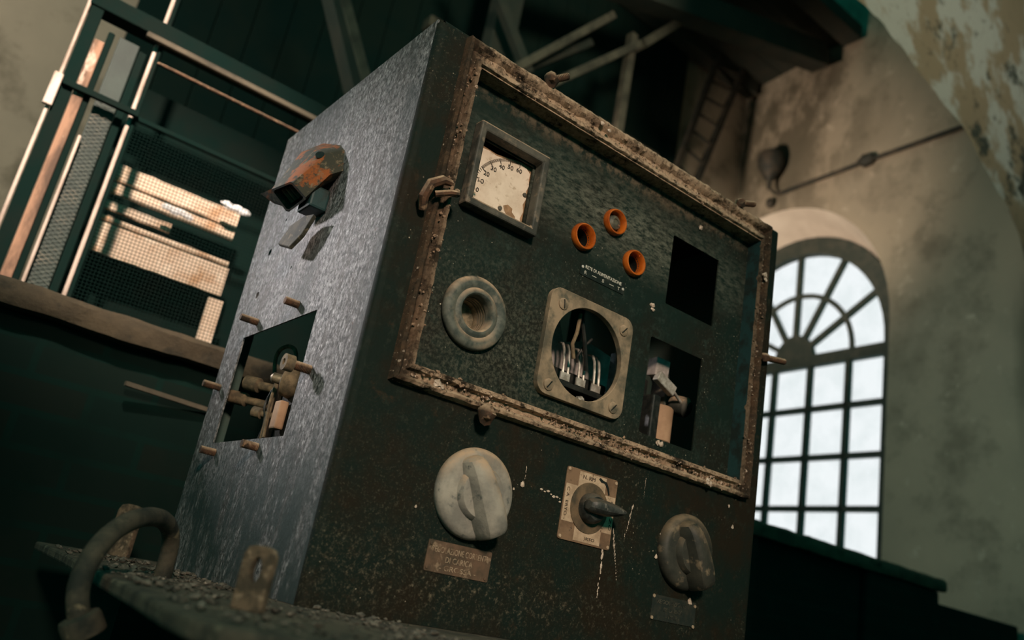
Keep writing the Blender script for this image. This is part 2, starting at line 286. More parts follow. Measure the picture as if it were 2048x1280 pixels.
# ------------------------------------------------------------------ mesh helpers (coordinates: x right along the cabinet front, y into the hall, z above the eye)
class MB:
    def __init__(s): s.bm = bmesh.new()
    def box(s, a, b, rot=None, c=None):
        (x0, y0, z0), (x1, y1, z1) = a, b
        vs = [s.bm.verts.new(p) for p in ((x0, y0, z0), (x1, y0, z0), (x1, y1, z0), (x0, y1, z0), (x0, y0, z1), (x1, y0, z1), (x1, y1, z1), (x0, y1, z1))]
        for f in ((0, 3, 2, 1), (4, 5, 6, 7), (0, 1, 5, 4), (1, 2, 6, 5), (2, 3, 7, 6), (3, 0, 4, 7)): s.bm.faces.new([vs[i] for i in f])
        if rot is not None:
            c = Vector(c) if c else sum((v.co for v in vs), Vector())/8
            for v in vs: v.co = rot @ (v.co-c)+c
        return s
    def hexa(s, base, top):
        vs = [s.bm.verts.new(p) for p in list(base)+list(top)]; n = len(base)
        s.bm.faces.new(vs[:n][::-1]); s.bm.faces.new(vs[n:])
        for i in range(n): j = (i+1) % n; s.bm.faces.new((vs[i], vs[j], vs[n+j], vs[n+i]))
        return s
    def bar(s, p, q, w, d=None, up=(0, 0, 1)):
        p, q = Vector(p), Vector(q); d = d or w; a = (q-p).normalized(); up = Vector(up)
        if abs(a.dot(up)) > .95: up = Vector((0, 1, 0))
        u = a.cross(up).normalized()*w/2; v = u.normalized().cross(a)*d/2
        r = lambda k: [k+u+v, k-u+v, k-u-v, k+u-v]
        return s.hexa(r(p), r(q))
    def tube(s, pts, r, seg=12, caps=True):
        pts = [Vector(p) for p in pts]; n = len(pts); rs = r if isinstance(r, (list, tuple)) else [r]*n
        rings = []; nrm = None
        for i, p in enumerate(pts):
            a = (pts[min(i+1, n-1)]-pts[max(i-1, 0)]).normalized()
            if nrm is None:
                nrm = a.cross(Vector((0, 0, 1)) if abs(a.z) < .9 else Vector((1, 0, 0))).normalized()
            else: nrm = (nrm-a*nrm.dot(a)).normalized()
            b = a.cross(nrm)
            rings.append([s.bm.verts.new(p+rs[i]*(math.cos(2*math.pi*k/seg)*nrm+math.sin(2*math.pi*k/seg)*b)) for k in range(seg)])
        for i in range(n-1):
            for k in range(seg):
                j = (k+1) % seg; s.bm.faces.new((rings[i][k], rings[i][j], rings[i+1][j], rings[i+1][k]))
        if caps: s.bm.faces.new(rings[0][::-1]); s.bm.faces.new(rings[-1])
        return s
    def cyl(s, p, q, r, r2=None, seg=20): return s.tube([p, q], [r, r2 if r2 is not None else r], seg)
    def lathe(s, c, axis, prof, seg=48, closed=False):
        """prof: (radius, height along axis)"""
        c = Vector(c); a = Vector(axis).normalized(); u = a.cross(Vector((0, 0, 1)) if abs(a.z) < .9 else Vector((1, 0, 0))).normalized(); v = a.cross(u)
        rings = [[s.bm.verts.new(c+a*h+r*(math.cos(2*math.pi*k/seg)*u+math.sin(2*math.pi*k/seg)*v)) for k in range(seg)] for r, h in prof]
        m = len(rings)
        for i in range(m if closed else m-1):
            A, B = rings[i], rings[(i+1) % m]
            for k in range(seg): j = (k+1) % seg; s.bm.faces.new((A[k], A[j], B[j], B[k]))
        return s
    def prism(s, pts, off):
        """polygon (3D points) pushed along off"""
        off = Vector(off); return s.hexa([Vector(p) for p in pts], [Vector(p)+off for p in pts])
    def sheet(s, outer, holes, off):
        bm = bmesh.new(); edges = []
        for loop in [outer]+list(holes):
            vs = [bm.verts.new(p) for p in loop]
            for i in range(len(vs)): edges.append(bm.edges.new((vs[i], vs[(i+1) % len(vs)])))
        r = bmesh.ops.triangle_fill(bm, use_beauty=True, use_dissolve=False, edges=edges)
        fs = [f for f in bm.faces]
        e = bmesh.ops.extrude_face_region(bm, geom=fs)
        bmesh.ops.translate(bm, verts=[g for g in e['geom'] if isinstance(g, bmesh.types.BMVert)], vec=Vector(off))
        bmesh.ops.recalc_face_normals(bm, faces=bm.faces)
        me = bpy.data.meshes.new('tmp'); bm.to_mesh(me); bm.free(); s.bm.from_mesh(me); bpy.data.meshes.remove(me)
        return s
    def blob(s, c, r, sq=(1, 1, 1), sub=1, amp=.35, seed=0):
        q = bmesh.ops.create_icosphere(s.bm, subdivisions=sub, radius=1)
        for v in q['verts']:
            k = 1+amp*noise.noise(v.co*1.7+Vector((seed*3.1, seed, 0)))
            v.co = Vector((v.co.x*r*sq[0]*k, v.co.y*r*sq[1]*k, v.co.z*r*sq[2]*k))+Vector(c)
        return s
    def near(s, k):
        for v in s.bm.verts: v.co *= k
        return s
    def jitter(s, amp, freq):
        for v in s.bm.verts: v.co += amp*noise.noise_vector(v.co*freq)
        return s

def build(name, mb, mat, parent=None, root=None, bevel=0, smooth=True, sub=0):
    me = bpy.data.meshes.new(name)
    if mb is not None:
        bmesh.ops.recalc_face_normals(mb.bm, faces=mb.bm.faces)
        R = ROOT.get(parent.name) if parent else None
        base = R if R is not None else (Vector(root) if root else Vector((0, 0, 0)))
        for v in mb.bm.verts: v.co -= base
        mb.bm.to_mesh(me); mb.bm.free()
    o = bpy.data.objects.new(name, me); COL.objects.link(o)
    me.materials.append(MAT[mat])
    if parent: o.parent = parent; ROOT[o.name] = base
    else:
        o.location = base+Vector((0, 0, H)); ROOT[o.name] = base
    if bevel:
        b = o.modifiers.new('bevel', 'BEVEL'); b.width = bevel; b.segments = 2; b.limit_method = 'ANGLE'; b.angle_limit = math.radians(35)
    if sub:
        b = o.modifiers.new('subsurf', 'SUBSURF'); b.levels = sub; b.render_levels = sub
    if smooth:
        for p in me.polygons: p.use_smooth = True
        if hasattr(me, 'set_sharp_from_angle'): me.set_sharp_from_angle(angle=math.radians(40))
    return o
ROOT = {}
def thing(name, label, cat, loc, group=None):
    o = bpy.data.objects.new(name, None); COL.objects.link(o); o.empty_display_size = .1
    o.location = (loc[0], loc[1], loc[2]+H); ROOT[o.name] = Vector(loc)
    o['label'] = label; o['category'] = cat
    if group: o['group'] = group
    return o
def tag(o, label, cat, group=None, kind=None):
    o['label'] = label; o['category'] = cat
    if group: o['group'] = group
    if kind: o['kind'] = kind
    return o
def structure(o): o['kind'] = 'structure'; return o
def circle(c, r, plane='xz', n=40, y=None, ph=0):
    out = []
    for k in range(n):
        a = 2*math.pi*k/n+ph; u, v = r*math.cos(a), r*math.sin(a)
        out.append((c[0]+u, c[1], c[2]+v) if plane == 'xz' else (c[0], c[1]+u, c[2]+v))
    return out
def rrect(x0, x1, z0, z1, r, y, n=6):
    out = []
    for cx_, cz_, a0 in ((x1-r, z1-r, 0), (x0+r, z1-r, 90), (x0+r, z0+r, 180), (x1-r, z0+r, 270)):
        for k in range(n+1):
            a = math.radians(a0+90*k/n); out.append((cx_+r*math.cos(a), y, cz_+r*math.sin(a)))
    return out
def lettering(name, lines, mat, parent, ex=.0005, flip=None):
    """lines: (text, centre, width, height, u axis, v axis) -> one mesh standing off its plate along u x v"""
    bm = bmesh.new()
    for body, c, wd, ht, u, v in lines:
        cu = bpy.data.curves.new('tmp', 'FONT'); cu.body = body; cu.size = 1; cu.align_x = 'CENTER'; cu.align_y = 'CENTER'; cu.resolution_u = 3; cu.extrude = .02
        to = bpy.data.objects.new('tmp', cu); COL.objects.link(to)
        dg = bpy.context.evaluated_depsgraph_get(); me = bpy.data.meshes.new_from_object(to.evaluated_get(dg))
        xs = [p.co.x for p in me.vertices]; ys = [p.co.y for p in me.vertices]
        u_, v_ = Vector(u), Vector(v); w_ = u_.cross(v_)
        sx_ = wd/max(max(xs)-min(xs), 1e-6); sy_ = ht/max(max(ys)-min(ys), 1e-6) if ht else sx_
        mx_, my_ = (max(xs)+min(xs))/2, (max(ys)+min(ys))/2
        b2 = bmesh.new(); b2.from_mesh(me)
        for p in b2.verts: p.co = Vector(c)+u_*((p.co.x-mx_)*sx_)+v_*((p.co.y-my_)*sy_)+w_*(ex*(1 if p.co.z > 0 else 0))
        m2 = bpy.data.meshes.new('tmp2'); b2.to_mesh(m2); b2.free(); bm.from_mesh(m2)
        bpy.data.meshes.remove(m2); bpy.data.objects.remove(to); bpy.data.curves.remove(cu); bpy.data.meshes.remove(me)
    mb = MB(); mb.bm.free(); mb.bm = bm
    return build(name, mb, mat, parent, smooth=False)

def smooth_path(p, it=2):
    p = [Vector(q) for q in p]
    for _ in range(it):
        q = [p[0]]
        for i in range(len(p)-1): q += [p[i].lerp(p[i+1], .25), p[i].lerp(p[i+1], .75)]
        q.append(p[-1]); p = q
    return p
XU, ZU = (1, 0, 0), (0, 0, 1)
# ================================================================== SETTING
# right wall (turned 6 degrees), measured in its own frame: s along the wall towards the camera, z up
TH = -1.67393764
WO = Vector((5.62774844, 4.20988404, 2.22861327))        # first muntin crossing, window plane
WS = Vector((math.cos(TH), math.sin(TH), 0)); WN = Vector((-WS.y, WS.x, 0))   # WN points outdoors
WC, WZ = .19, .06                                         # arch centre
def wpt(s_, z_, off): return WO+WS*s_+Vector((0, 0, z_))-WN*off
R_IN, R_OUT, DEP = .90, 1.165, .40
SILL = -1.75
def arch_loop(r, off, zb=SILL, n=28):
    pts = [wpt(WC+r, zb, off)]
    for k in range(n+1):
        a = math.pi*k/n; pts.append(wpt(WC+r*math.cos(a), WZ+r*math.sin(a), off))
    pts.append(wpt(WC-r, zb, off)); return pts
mb = MB()
outer = [wpt(-.42, -WO.z-H, DEP), wpt(8.5, -WO.z-H, DEP), wpt(8.5, 5.6-WO.z, DEP), wpt(-.42-.0, 5.6-WO.z, DEP)]
# the wall beyond the arch's far side
outer = [wpt(-1.05, -WO.z-H, DEP), wpt(8.5, -WO.z-H, DEP), wpt(8.5, 5.6-WO.z, DEP), wpt(-1.05, 5.6-WO.z, DEP)]
mb.sheet(outer, [arch_loop(R_OUT, DEP)], WN*.02)
# thick outer body of the wall around the opening
mb.sheet([wpt(-1.05, -WO.z-H, -.1), wpt(8.5, -WO.z-H, -.1), wpt(8.5, 5.6-WO.z, -.1), wpt(-1.05, 5.6-WO.z, -.1)], [arch_loop(1.03, -.1)], -WN*.1)
build('wall_right', mb, 'plaster', root=tuple(WO-Vector((0, 0, WO.z)) - WN*DEP), smooth=False)
structure(bpy.data.objects['wall_right'])
mb = MB()
A, B = arch_loop(R_OUT, DEP), arch_loop(1.03, 0.0)
va = [mb.bm.verts.new(p) for p in A]; vb = [mb.bm.verts.new(p) for p in B]
for i in range(len(A)): j = (i+1) % len(A); mb.bm.faces.new((va[i], va[j], vb[j], vb[i]))
structure(build('trim_1', mb, 'reveal'))
# window: iron frame, transom, fan of spokes, grid
win = structure(build('window_1', MB().sheet(arch_loop(1.04, .0), [arch_loop(R_IN-.01, .0, SILL+.04)], -WN*.07), 'window_iron'))
mb = MB()
def wbar(p, q, w=.042, d=.05): mb.bar(wpt(*p, -.02), wpt(*q, -.02), d, w, up=tuple(WS) if abs(p[0]-q[0]) < .01 else (0, 0, 1))
for s_ in (-.36, 0, .36, .72): wbar((s_, SILL), (s_, WZ), .042, .042)
for k in range(1, 5): wbar((WC-.9, -.39*k), (WC+.9, -.39*k), .042, .042)
wbar((WC-.92, .012), (WC+.92, .012), .095, .06)
for k in range(1, 6):
    a = math.pi*k/6
    mb.bar(wpt(WC+.18*math.cos(a), WZ+.18*math.sin(a), -.02), wpt(WC+.91*math.cos(a), WZ+.91*math.sin(a), -.02), .042, .042, up=tuple(WN))
ring = [wpt(WC+.55*math.cos(math.pi*k/24), WZ+.55*math.sin(math.pi*k/24), -.02) for k in range(25)]
mb.tube(ring, .022, 8)
hub = [wpt(WC+.20*math.cos(math.pi*k/16), WZ-.02+.22*math.sin(math.pi*k/16), 0.0) for k in range(17)]
mb.prism(hub, WN*.04)
build('muntins', mb, 'window_iron', win)
build('pane', MB().prism(arch_loop(R_IN, -.025), WN*.004), 'pane', win, smooth=False)

structure(build('wall_back', MB().box((-9, 4.47, -H), (5.35, 4.75, 5.6)), 'far_plaster', root=(0, 4.46, 0), smooth=False))
structure(build('floor', MB().box((-9, -7, -H-.1), (5.9, 4.6, -H)), 'floor', smooth=False))
# plank ceiling over the back bay
mb = MB()
y = 3.25
while y < 4.46:
    mb.box((-1.5, y, 4.86), (5.3, min(y+.20, 4.468), 4.90)); y += .205
structure(build('ceiling', mb, 'timber', bevel=.004, smooth=False))

# brick parapet with worn coping, lower step on the right
par = thing('brick_parapet', 'long low brick parapet with worn stone coping behind the cabinet', 'wall', (1.5, 2.1, -H))
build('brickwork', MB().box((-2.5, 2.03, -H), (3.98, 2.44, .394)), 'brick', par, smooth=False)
mb = MB()
N = 260
rows = []
for i in range(N+1):
    x = -2.6+(4.04+2.6)*i/N
    prof = [(1.985, .397), (1.980, .412), (1.981, .44), (1.992, .452), (2.2, .455), (2.47, .453), (2.475, .397)]
    rows.append([mb.bm.verts.new(Vector((x, a, b))+Vector((0, .006, .006))*noise.noise(Vector((x*7, a*9, b*30)))+Vector((0, .003, .003))*noise.noise(Vector((x*31, a*19, b*50)))) for a, b in prof])
for i in range(N):
    for k in range(7): mb.bm.faces.new((rows[i][k], rows[i+1][k], rows[i+1][(k+1) % 7], rows[i][(k+1) % 7]))
mb.bm.faces.new(rows[0]); mb.bm.faces.new(rows[-1][::-1])
build('coping', mb, 'coping', par)
build('pier', MB().box((3.40, 1.995, -H), (4.0, 2.031, .392)), 'brick', par, bevel=.01, smooth=False)
build('pier', MB().box((2.55, 1.995, -H), (2.66, 2.031, .392)), 'brick', par, bevel=.01, smooth=False)
tag(build('stepped_ledge', MB().box((4.0, 2.05, -H), (4.94, 2.4, .352)), 'brick', root=(4.4, 2.2, -H), bevel=.012, smooth=False), 'low dark brick ledge stepping down between parapet end and right wall', 'ledge')
lath = MB().bar((.38, 1.99, .306), (.60, 2.018, .301), .012, .010)
tag(build('timber_lath', lath, 'timber_pale', root=(.5, 2.0, .3)), 'thin pale splinter of wood stuck along the brick parapet face left of the cabinet', 'stick')

# arch of flaking plaster at the top right
cur = [(3.421, 3.476), (3.627, 3.485), (3.93, 3.427), (4.278, 3.344), (4.642, 3.288), (4.962, 3.116), (5.241, 2.992), (5.469, 2.819)]
k_ = 1.85/2.2
pts = [(3.05*k_, 3.47*k_)]+[(a*k_, b*k_) for a, b in cur]
fine_ = []
for i in range(len(pts)-1):
    for j in range(6):
        f_ = j/6; a = pts[i][0]*(1-f_)+pts[i+1][0]*f_; b = pts[i][1]*(1-f_)+pts[i+1][1]*f_
        nn_ = .018*noise.noise(Vector((a*9, b*9, 0))); fine_.append((a+nn_*.5, b+nn_))
fine_.append(pts[-1])
loop = [(a, 1.85, b) for a, b in fine_]+[(4.95, 1.85, 1.9), (4.95, 1.85, 5.6), (2.4, 1.85, 5.6), (2.4, 1.85, 3.2)]
structure(build('trim_2', MB().hexa(loop, [(a+(.10 if a < 4.9 else 0), 1.92, b+(.15 if b < 5 else 0)) for a, b_, b in loop]), 'arch', root=(4.2, 1.85, 3.0), smooth=False))

# ================================================================== ROOF TIMBERS, LADDER, PIPE
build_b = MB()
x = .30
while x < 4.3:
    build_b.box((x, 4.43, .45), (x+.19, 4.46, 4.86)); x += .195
tag(build('dark_backdrop', build_b, 'board', root=(2.4, 4.3, .45), bevel=.004, smooth=False), 'tall black boarding added as the shade at the back of the hall behind the cabinet', 'dark backdrop')  # boards added where the back of the hall is only dark void
def beam(name, p, q, w, d, mat, label, bev=.006):
    mid = (Vector(p)+Vector(q))/2
    return tag(build(name, MB().bar(p, q, w, d), mat, root=tuple(mid), bevel=bev, smooth=False), label, 'beam', 'roof timbers and braces')
beam('roof_brace', (.90, 3.3, 2.65), (1.30, 3.3, 2.00), .045, .06, 'timber_pale', 'thin dusty brace slanting down above the left edge of the cabinet top')
beam('roof_brace', (.86, 3.33, 2.70), (1.26, 3.33, 2.00), .10, .10, 'timber', 'dark broad brace just behind the thin dusty brace over the cabinet left side')
beam('roof_brace', (1.75, 3.6, 3.55), (2.27, 3.6, 2.95), .06, .06, 'timber_pale' if False else 'timber', 'dark slim brace slanting down behind the top left rim of the cabinet')
beam('roof_strut', (2.10, 3.6, 2.84), (2.80, 3.6, 3.70), .12, .05, 'timber_pale', 'broad pale strut rising to the right above the cabinet top rim')
beam('roof_strut', (2.30, 3.55, 2.82), (3.05, 3.55, 3.62), .045, .05, 'timber_pale', 'narrow pale strut rising to the upright post above the cabinet')
beam('roof_strut', (2.20, 3.75, 2.95), (2.78, 3.75, 3.55), .10, .05, 'timber', 'dark strut between the broad and the narrow pale struts')
beam('upright_post', (3.02, 3.6, 2.70), (3.02, 3.6, 3.70), .055, .06, 'timber_pale', 'upright dusty post standing in the middle of the roof timbers')
beam('upright_post', (2.14, 3.8, 2.9), (2.14, 3.8, 4.6), .17, .12, 'timber', 'thick dark upright post left of the pale struts')
beam('roof_strut', (3.10, 3.6, 3.66), (3.70, 3.6, 4.40), .11, .06, 'timber_pale', 'short pale strut at top right of the roof timbers against the ceiling')
beam('tie_beam', (2.20, 3.5, 3.72), (4.95, 3.5, 4.62), .16, .2, 'timber', 'heavy dark tie beam running up to the right wall under the ceiling')
beam('tie_beam', (1.9, 4.38, 3.50), (4.1, 4.38, 3.54), .10, .08, 'timber_pale', 'horizontal dusty rail across the added dark boarding behind the upright post')
beam('ceiling_joist', (3.86, 3.3, 4.80), (3.86, 4.29, 4.80), .12, .12, 'timber', 'dark ceiling joist nearest the struts under the plank ceiling')
beam('ceiling_joist', (-1.4, 4.35, 4.79), (5.18, 4.35, 4.79), .13, .13, 'timber', 'long dark joist where plank ceiling meets the back wall')
beam('ceiling_joist', (-1.4, 3.28, 4.79), (5.06, 3.28, 4.79), .16, .13, 'timber', 'long dark joist along the front edge of the plank ceiling')
# ladder on the back wall
lad = thing('ladder', 'narrow dark iron ladder leaning at the back wall left of the window', 'ladder', (4.4, 4.3, 3.4))
p1, p2, q1, q2 = Vector((4.60, 4.28, 4.80)), Vector((4.20, 4.28, 3.28)), Vector((4.96, 4.28, 4.95)), Vector((4.42, 4.28, 3.22))
build('rail', MB().bar(p1, p2, .045, .04), 'iron', lad); build('rail', MB().bar(q1, q2, .05, .04), 'iron', lad)
for k in range(8):
    f_ = .07+k*.125
    a_, b_ = p1.lerp(p2, f_), q1.lerp(q2, f_+.03)
    build('rung', MB().cyl(a_, b_, .013, seg=8), 'iron', lad)
# conduit pipe and lamp on the right wall
def onw(px, pz, off):  # s,z on wall face -> point
    return WO+WS*px+Vector((0, 0, pz-WO.z))-WN*(DEP+off)
def sz(p):  # convert a point on the wall to s
    return (Vector(p)-WO).dot(WS)
s1, s2, s3 = sz((5.2, 3.97, 3.6)), sz((5.11, 3.11, 3.58)), sz((5.04, 2.30, 3.56))
cp = thing('conduit_pipe', 'thin grey conduit pipe crossing the right wall above the arched window', 'pipe', tuple(onw(s1, 3.6, .03)))
build('tube', MB().tube([onw(s1, 3.60, .03), onw(s2, 3.585, .03), onw(s3, 3.56, .03), onw(s3+.35, 3.555, .03)], .018, 10), 'iron', cp)
build('junction_box', MB().blob(onw(s2, 3.585, .04), .065, (.7, 1.2, .8), 2, .3, 3), 'iron', cp)
lp = thing('wall_lamp', 'dark pear shaped wall lamp hanging at the left end of the conduit pipe', 'lamp', tuple(onw(s1-.02, 3.62, .12)))
build('shade', MB().lathe(onw(s1-.02, 3.62, .12), (0, 0, 1), [(.001, .0), (.016, .0), (.020, .07), (.06, .12), (.105, .20), (.115, .27), (.10, .33), (.05, .36), (.001, .365)], 24), 'iron', lp)
build('arm', MB().tube([onw(s1-.02, 3.64, .12), onw(s1-.01, 3.61, .09), onw(s1, 3.60, .02)], .012, 8), 'iron', lp)
tag(build('hanging_weight', MB().blob(onw(s1-.06, 3.53, .05), .042, (.7, .9, 1.1), 2, .3, 5), 'iron', root=tuple(onw(s1-.06, 3.53, .05))), 'small dark knob on the right wall just below the wall lamp', 'knob')

# ================================================================== MESH CAGE standing on the parapet
CZ = .462
cg = thing('mesh_cage', 'tall iron cage with wire mesh standing on the parapet left of the cabinet', 'cage', (.5, 2.3, CZ))
def cpost(name, x, y, w, d, z0, z1, mat): return build(name, MB().box((x-w/2, y-d/2, z0), (x+w/2, y+d/2, z1)), mat, cg, bevel=.003, smooth=False)
cpost('corner_post', .049, 2.28, .010, .012, CZ, 1.62, 'cage_pale')
cpost('corner_post', .072, 2.285, .032, .02, CZ, 1.62, 'soot')
cpost('stile', .103, 2.285, .026, .015, CZ, 1.20, 'cage_rust')
cpost('stile', .124, 2.29, .016, .015, CZ, 1.24, 'soot')
cpost('stile', .141, 2.287, .009, .012, CZ, .93, 'cage_pale')
cpost('side_sheet', .172, 2.305, .054, .006, CZ, 1.25, 'cage_glass')
cpost('stile', .212, 2.315, .020, .015, CZ, 1.24, 'soot')
cpost('stile', .236, 2.30, .011, .014, CZ, 1.275, 'cage_pale')
cpost('stile', .247, 2.295, .010, .016, CZ, 1.60, 'soot')
cpost('stile', .236, 2.30, .011, .014, 1.33, 1.60, 'cage_pale')
build('top_rail', MB().box((.05, 2.27, 1.285), (1.5, 2.33, 1.335)), 'soot', cg, bevel=.004, smooth=False)
build('rail_flange', MB().box((.20, 2.262, 1.268), (1.5, 2.276, 1.284)), 'timber_pale', cg, bevel=.002, smooth=False)
build('rail_flange', MB().box((.25, 2.275, 1.212), (1.5, 2.285, 1.219)), 'rust', cg, bevel=.002, smooth=False)
build('cross_rail', MB().box((.06, 2.262, 1.035), (.25, 2.277, 1.052)), 'soot', cg, bevel=.002, smooth=False)
build('cross_rail', MB().box((.25, 2.285, 1.035), (1.5, 2.295, 1.048)), 'soot', cg, bevel=.002, smooth=False)
build('latch_plate', MB().box((.035, 2.262, .965), (.058, 2.275, 1.06)), 'cage_pale', cg, bevel=.003, smooth=False)
mb = MB()
z = CZ
while z < 1.035: mb.bar((.25, 2.292, z), (1.45, 2.292, z), .0013, .0013); z += .0095
x = .255
while x < 1.45: mb.bar((x, 2.294, CZ), (x, 2.294, 1.035), .0013, .0013); x += .0095
build('wire_mesh', mb, 'soot', cg, smooth=False)
mb = MB()
for k in range(48):
    z = CZ+.012*k
    mb.bar((.147, 2.298, z), (.198, 2.298, z+.028), .0008, .0008); mb.bar((.198, 2.299, z), (.147, 2.299, z+.028), .0008, .0008)
build('wire_mesh', mb, 'socket', cg, smooth=False)
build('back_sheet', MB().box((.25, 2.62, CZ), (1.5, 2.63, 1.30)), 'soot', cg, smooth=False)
# sunlight patches behind the mesh, built as pale boards and white blobs
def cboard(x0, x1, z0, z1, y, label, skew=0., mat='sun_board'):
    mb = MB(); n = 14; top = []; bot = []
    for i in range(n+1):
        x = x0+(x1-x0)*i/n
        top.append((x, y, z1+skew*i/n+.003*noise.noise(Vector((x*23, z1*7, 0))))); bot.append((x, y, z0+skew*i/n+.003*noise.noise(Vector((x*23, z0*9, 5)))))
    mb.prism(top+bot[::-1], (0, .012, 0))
    return tag(build('sun_patch_board', mb, mat, root=((x0+x1)/2, y, z0), smooth=False), label, 'board', 'sun patches built as boards behind the cage mesh')
cboard(.262, .640, .935, .985, 2.50, 'upper sun patch, a pale board behind the cage mesh above the white spots')
cboard(.262, .640, .895, .925, 2.50, 'narrow sun patch board just under the upper one behind the mesh')
cboard(.27, .46, .845, .870, 2.50, 'short thin sun patch board behind the mesh ending at the left white spot')
cboard(.255, .655, .715, .805, 2.50, 'widest sun patch board at the lower middle behind the cage mesh')
cboard(.270, .650, .812, .826, 2.50, 'thin sun patch strip along the top of the widest patch board')
cboard(.625, .668, .560, .700, 2.50, 'short upright sun patch batten below the widest patch board')
for c_, r_, lab, sd in (((.452, 2.44, .892), .032, 'left bright spot built from white blobs behind the cage mesh', 1), ((.606, 2.44, .972), .032, 'right bright spot built from white blobs behind the cage mesh beside the cabinet', 2)):
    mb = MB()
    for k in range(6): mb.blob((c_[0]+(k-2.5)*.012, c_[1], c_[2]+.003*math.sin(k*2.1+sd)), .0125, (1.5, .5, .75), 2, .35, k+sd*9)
    tag(build('bright_spot_blob', mb, 'bright_spot', root=c_), lab, 'bright spot', 'white blobs for bright spots behind the mesh')  # glimpses of bright light put in as white lumps

# ================================================================== CONTROL CABINET
X0, X1, Y0, Y1, Z0, Z1 = .457, 1.322, 1.0, 1.598, -.048, .826
cab = thing('control_cabinet', 'large rusty dark green battery charger control cabinet on the steel platform', 'control cabinet', ((X0+X1)/2, (Y0+Y1)/2, Z0))
# left side sheet with cut-out
hole = [(X0, 1.188, .171), (X0, 1.508, .172), (X0, 1.508, .370), (X0, 1.188, .371)]
sh = [hole]+[circle((X0, a, b), r, 'yz', 14) for a, b, r in ((1.50, .542, .007), (1.50, .454, .007), (1.36, .480, .003), (1.46, .60, .003))]
sd = build('side_panel', MB().sheet([(X0, Y0+.012, Z0), (X0, Y1, Z0), (X0, Y1, Z1), (X0, Y0+.012, Z1)], sh, (.003, 0, 0)), 'side', cab, smooth=False)
sd['label'] = 'left side sheet with paint worn to bare silvery metal'
build('side_panel', MB().box((X1-.003, Y0+.012, Z0), (X1, Y1, Z1)), 'inside', cab, smooth=False)
build('top_panel', MB().box((X0+.003, Y0+.012, Z1-.003), (X1-.003, Y1, Z1)), 'front', cab, smooth=False)
build('floor_panel', MB().box((X0+.003, Y0+.012, Z0), (X1-.003, Y1, Z0+.003)), 'inside', cab, smooth=False)
mb = MB()
mb.box((X0+.003, Y1-.004, Z0+.003), (X0+.045, Y1, Z1-.003)); mb.box((X1-.045, Y1-.004, Z0+.003), (X1-.003, Y1, Z1-.003)); mb.box((X0+.045, Y1-.004, Z1-.045), (X1-.045, Y1, Z1-.003))
build('back_frame', mb, 'inside', cab, smooth=False)
# front sheet with rolled edges and the door opening
OX0, OX1, OZ0, OZ1 = .537, 1.247, .285, .772
mb = MB().sheet([(X0+.012, Y0, Z0), (X1-.012, Y0, Z0), (X1-.012, Y0, Z1-.010), (X0+.012, Y0, Z1-.010)], [[(OX0-.012, Y0, OZ0-.012), (OX1+.012, Y0, OZ0-.012), (OX1+.012, Y0, OZ1+.012), (OX0-.012, Y0, OZ1+.012)]], (0, .003, 0))
def bend(mb, c, a0, axis, lo, hi, r):
    n = 6; A = []; B = []
    for k in range(n+1):
        a = math.radians(a0+90*k/n)
        if axis == 'z': p = (c[0]+r*math.cos(a), c[1]+r*math.sin(a)); A.append(mb.bm.verts.new((p[0], p[1], lo))); B.append(mb.bm.verts.new((p[0], p[1], hi)))
        else: p = (c[0]+r*math.cos(a), c[1]+r*math.sin(a)); A.append(mb.bm.verts.new((lo, p[0], p[1]))); B.append(mb.bm.verts.new((hi, p[0], p[1])))
    for k in range(n): mb.bm.faces.new((A[k], A[k+1], B[k+1], B[k]))
bend(mb, (X0+.012, Y0+.012), 180, 'z', Z0, Z1-.008, .012)
bend(mb, (X1-.012, Y0+.012), 270, 'z', Z0, Z1-.008, .012)
bend(mb, (Y0+.010, Z1-.010), 90, 'x', X0+.008, X1-.008, .010)
build('front_panel', mb, 'front', cab)
# rolled rim with the remains of the gasket
prof = [(.0015, .9995), (.0015, .990), (.003, .985), (.008, .986), (.0105, .995), (.018, .996), (.021, .986), (.025, .983), (.029, .986), (.031, 1.001)]
mb = MB(); rings = []
cx_, cz_, hw, hh = (OX0+OX1)/2, (OZ0+OZ1)/2, (OX1-OX0)/2, (OZ1-OZ0)/2
NP = 420
per = []
for k in range(NP): per.append((-1+2*k/NP, -1))
for k in range(NP): per.append((1, -1+2*k/NP))
for k in range(NP): per.append((1-2*k/NP, 1))
for k in range(NP): per.append((-1, 1-2*k/NP))
for a, b in per:
    ring = []
    for i, (o, yy) in enumerate(prof):
        p = Vector((cx_+a*(hw+o), yy, cz_+b*hh+b*o*(1+.42*max(0, b))))
        if 1 <= i <= 8:
            g = noise.noise(Vector((p.x*22, i*.6, p.z*22))); h_ = noise.noise(Vector((p.x*85, i*1.7, p.z*85)))
            amp = .0030 if i in (4, 5) else .0010
            p.y += -amp*(g+.2)-amp*1.3*h_-.0014*noise.noise(Vector((p.x*190, i*2.3, p.z*190)))
            p += Vector((0.0012*noise.noise(p*60), 0, .0012*noise.noise(p*60+Vector((5, 0, 0)))))
        ring.append(mb.bm.verts.new(p))
    rings.append(ring)
for i in range(len(rings)):
    A, B = rings[i], rings[(i+1) % len(rings)]
    for k in range(len(prof)-1): mb.bm.faces.new((A[k], A[k+1], B[k+1], B[k]))
build('door_rim', mb, 'rim', cab)
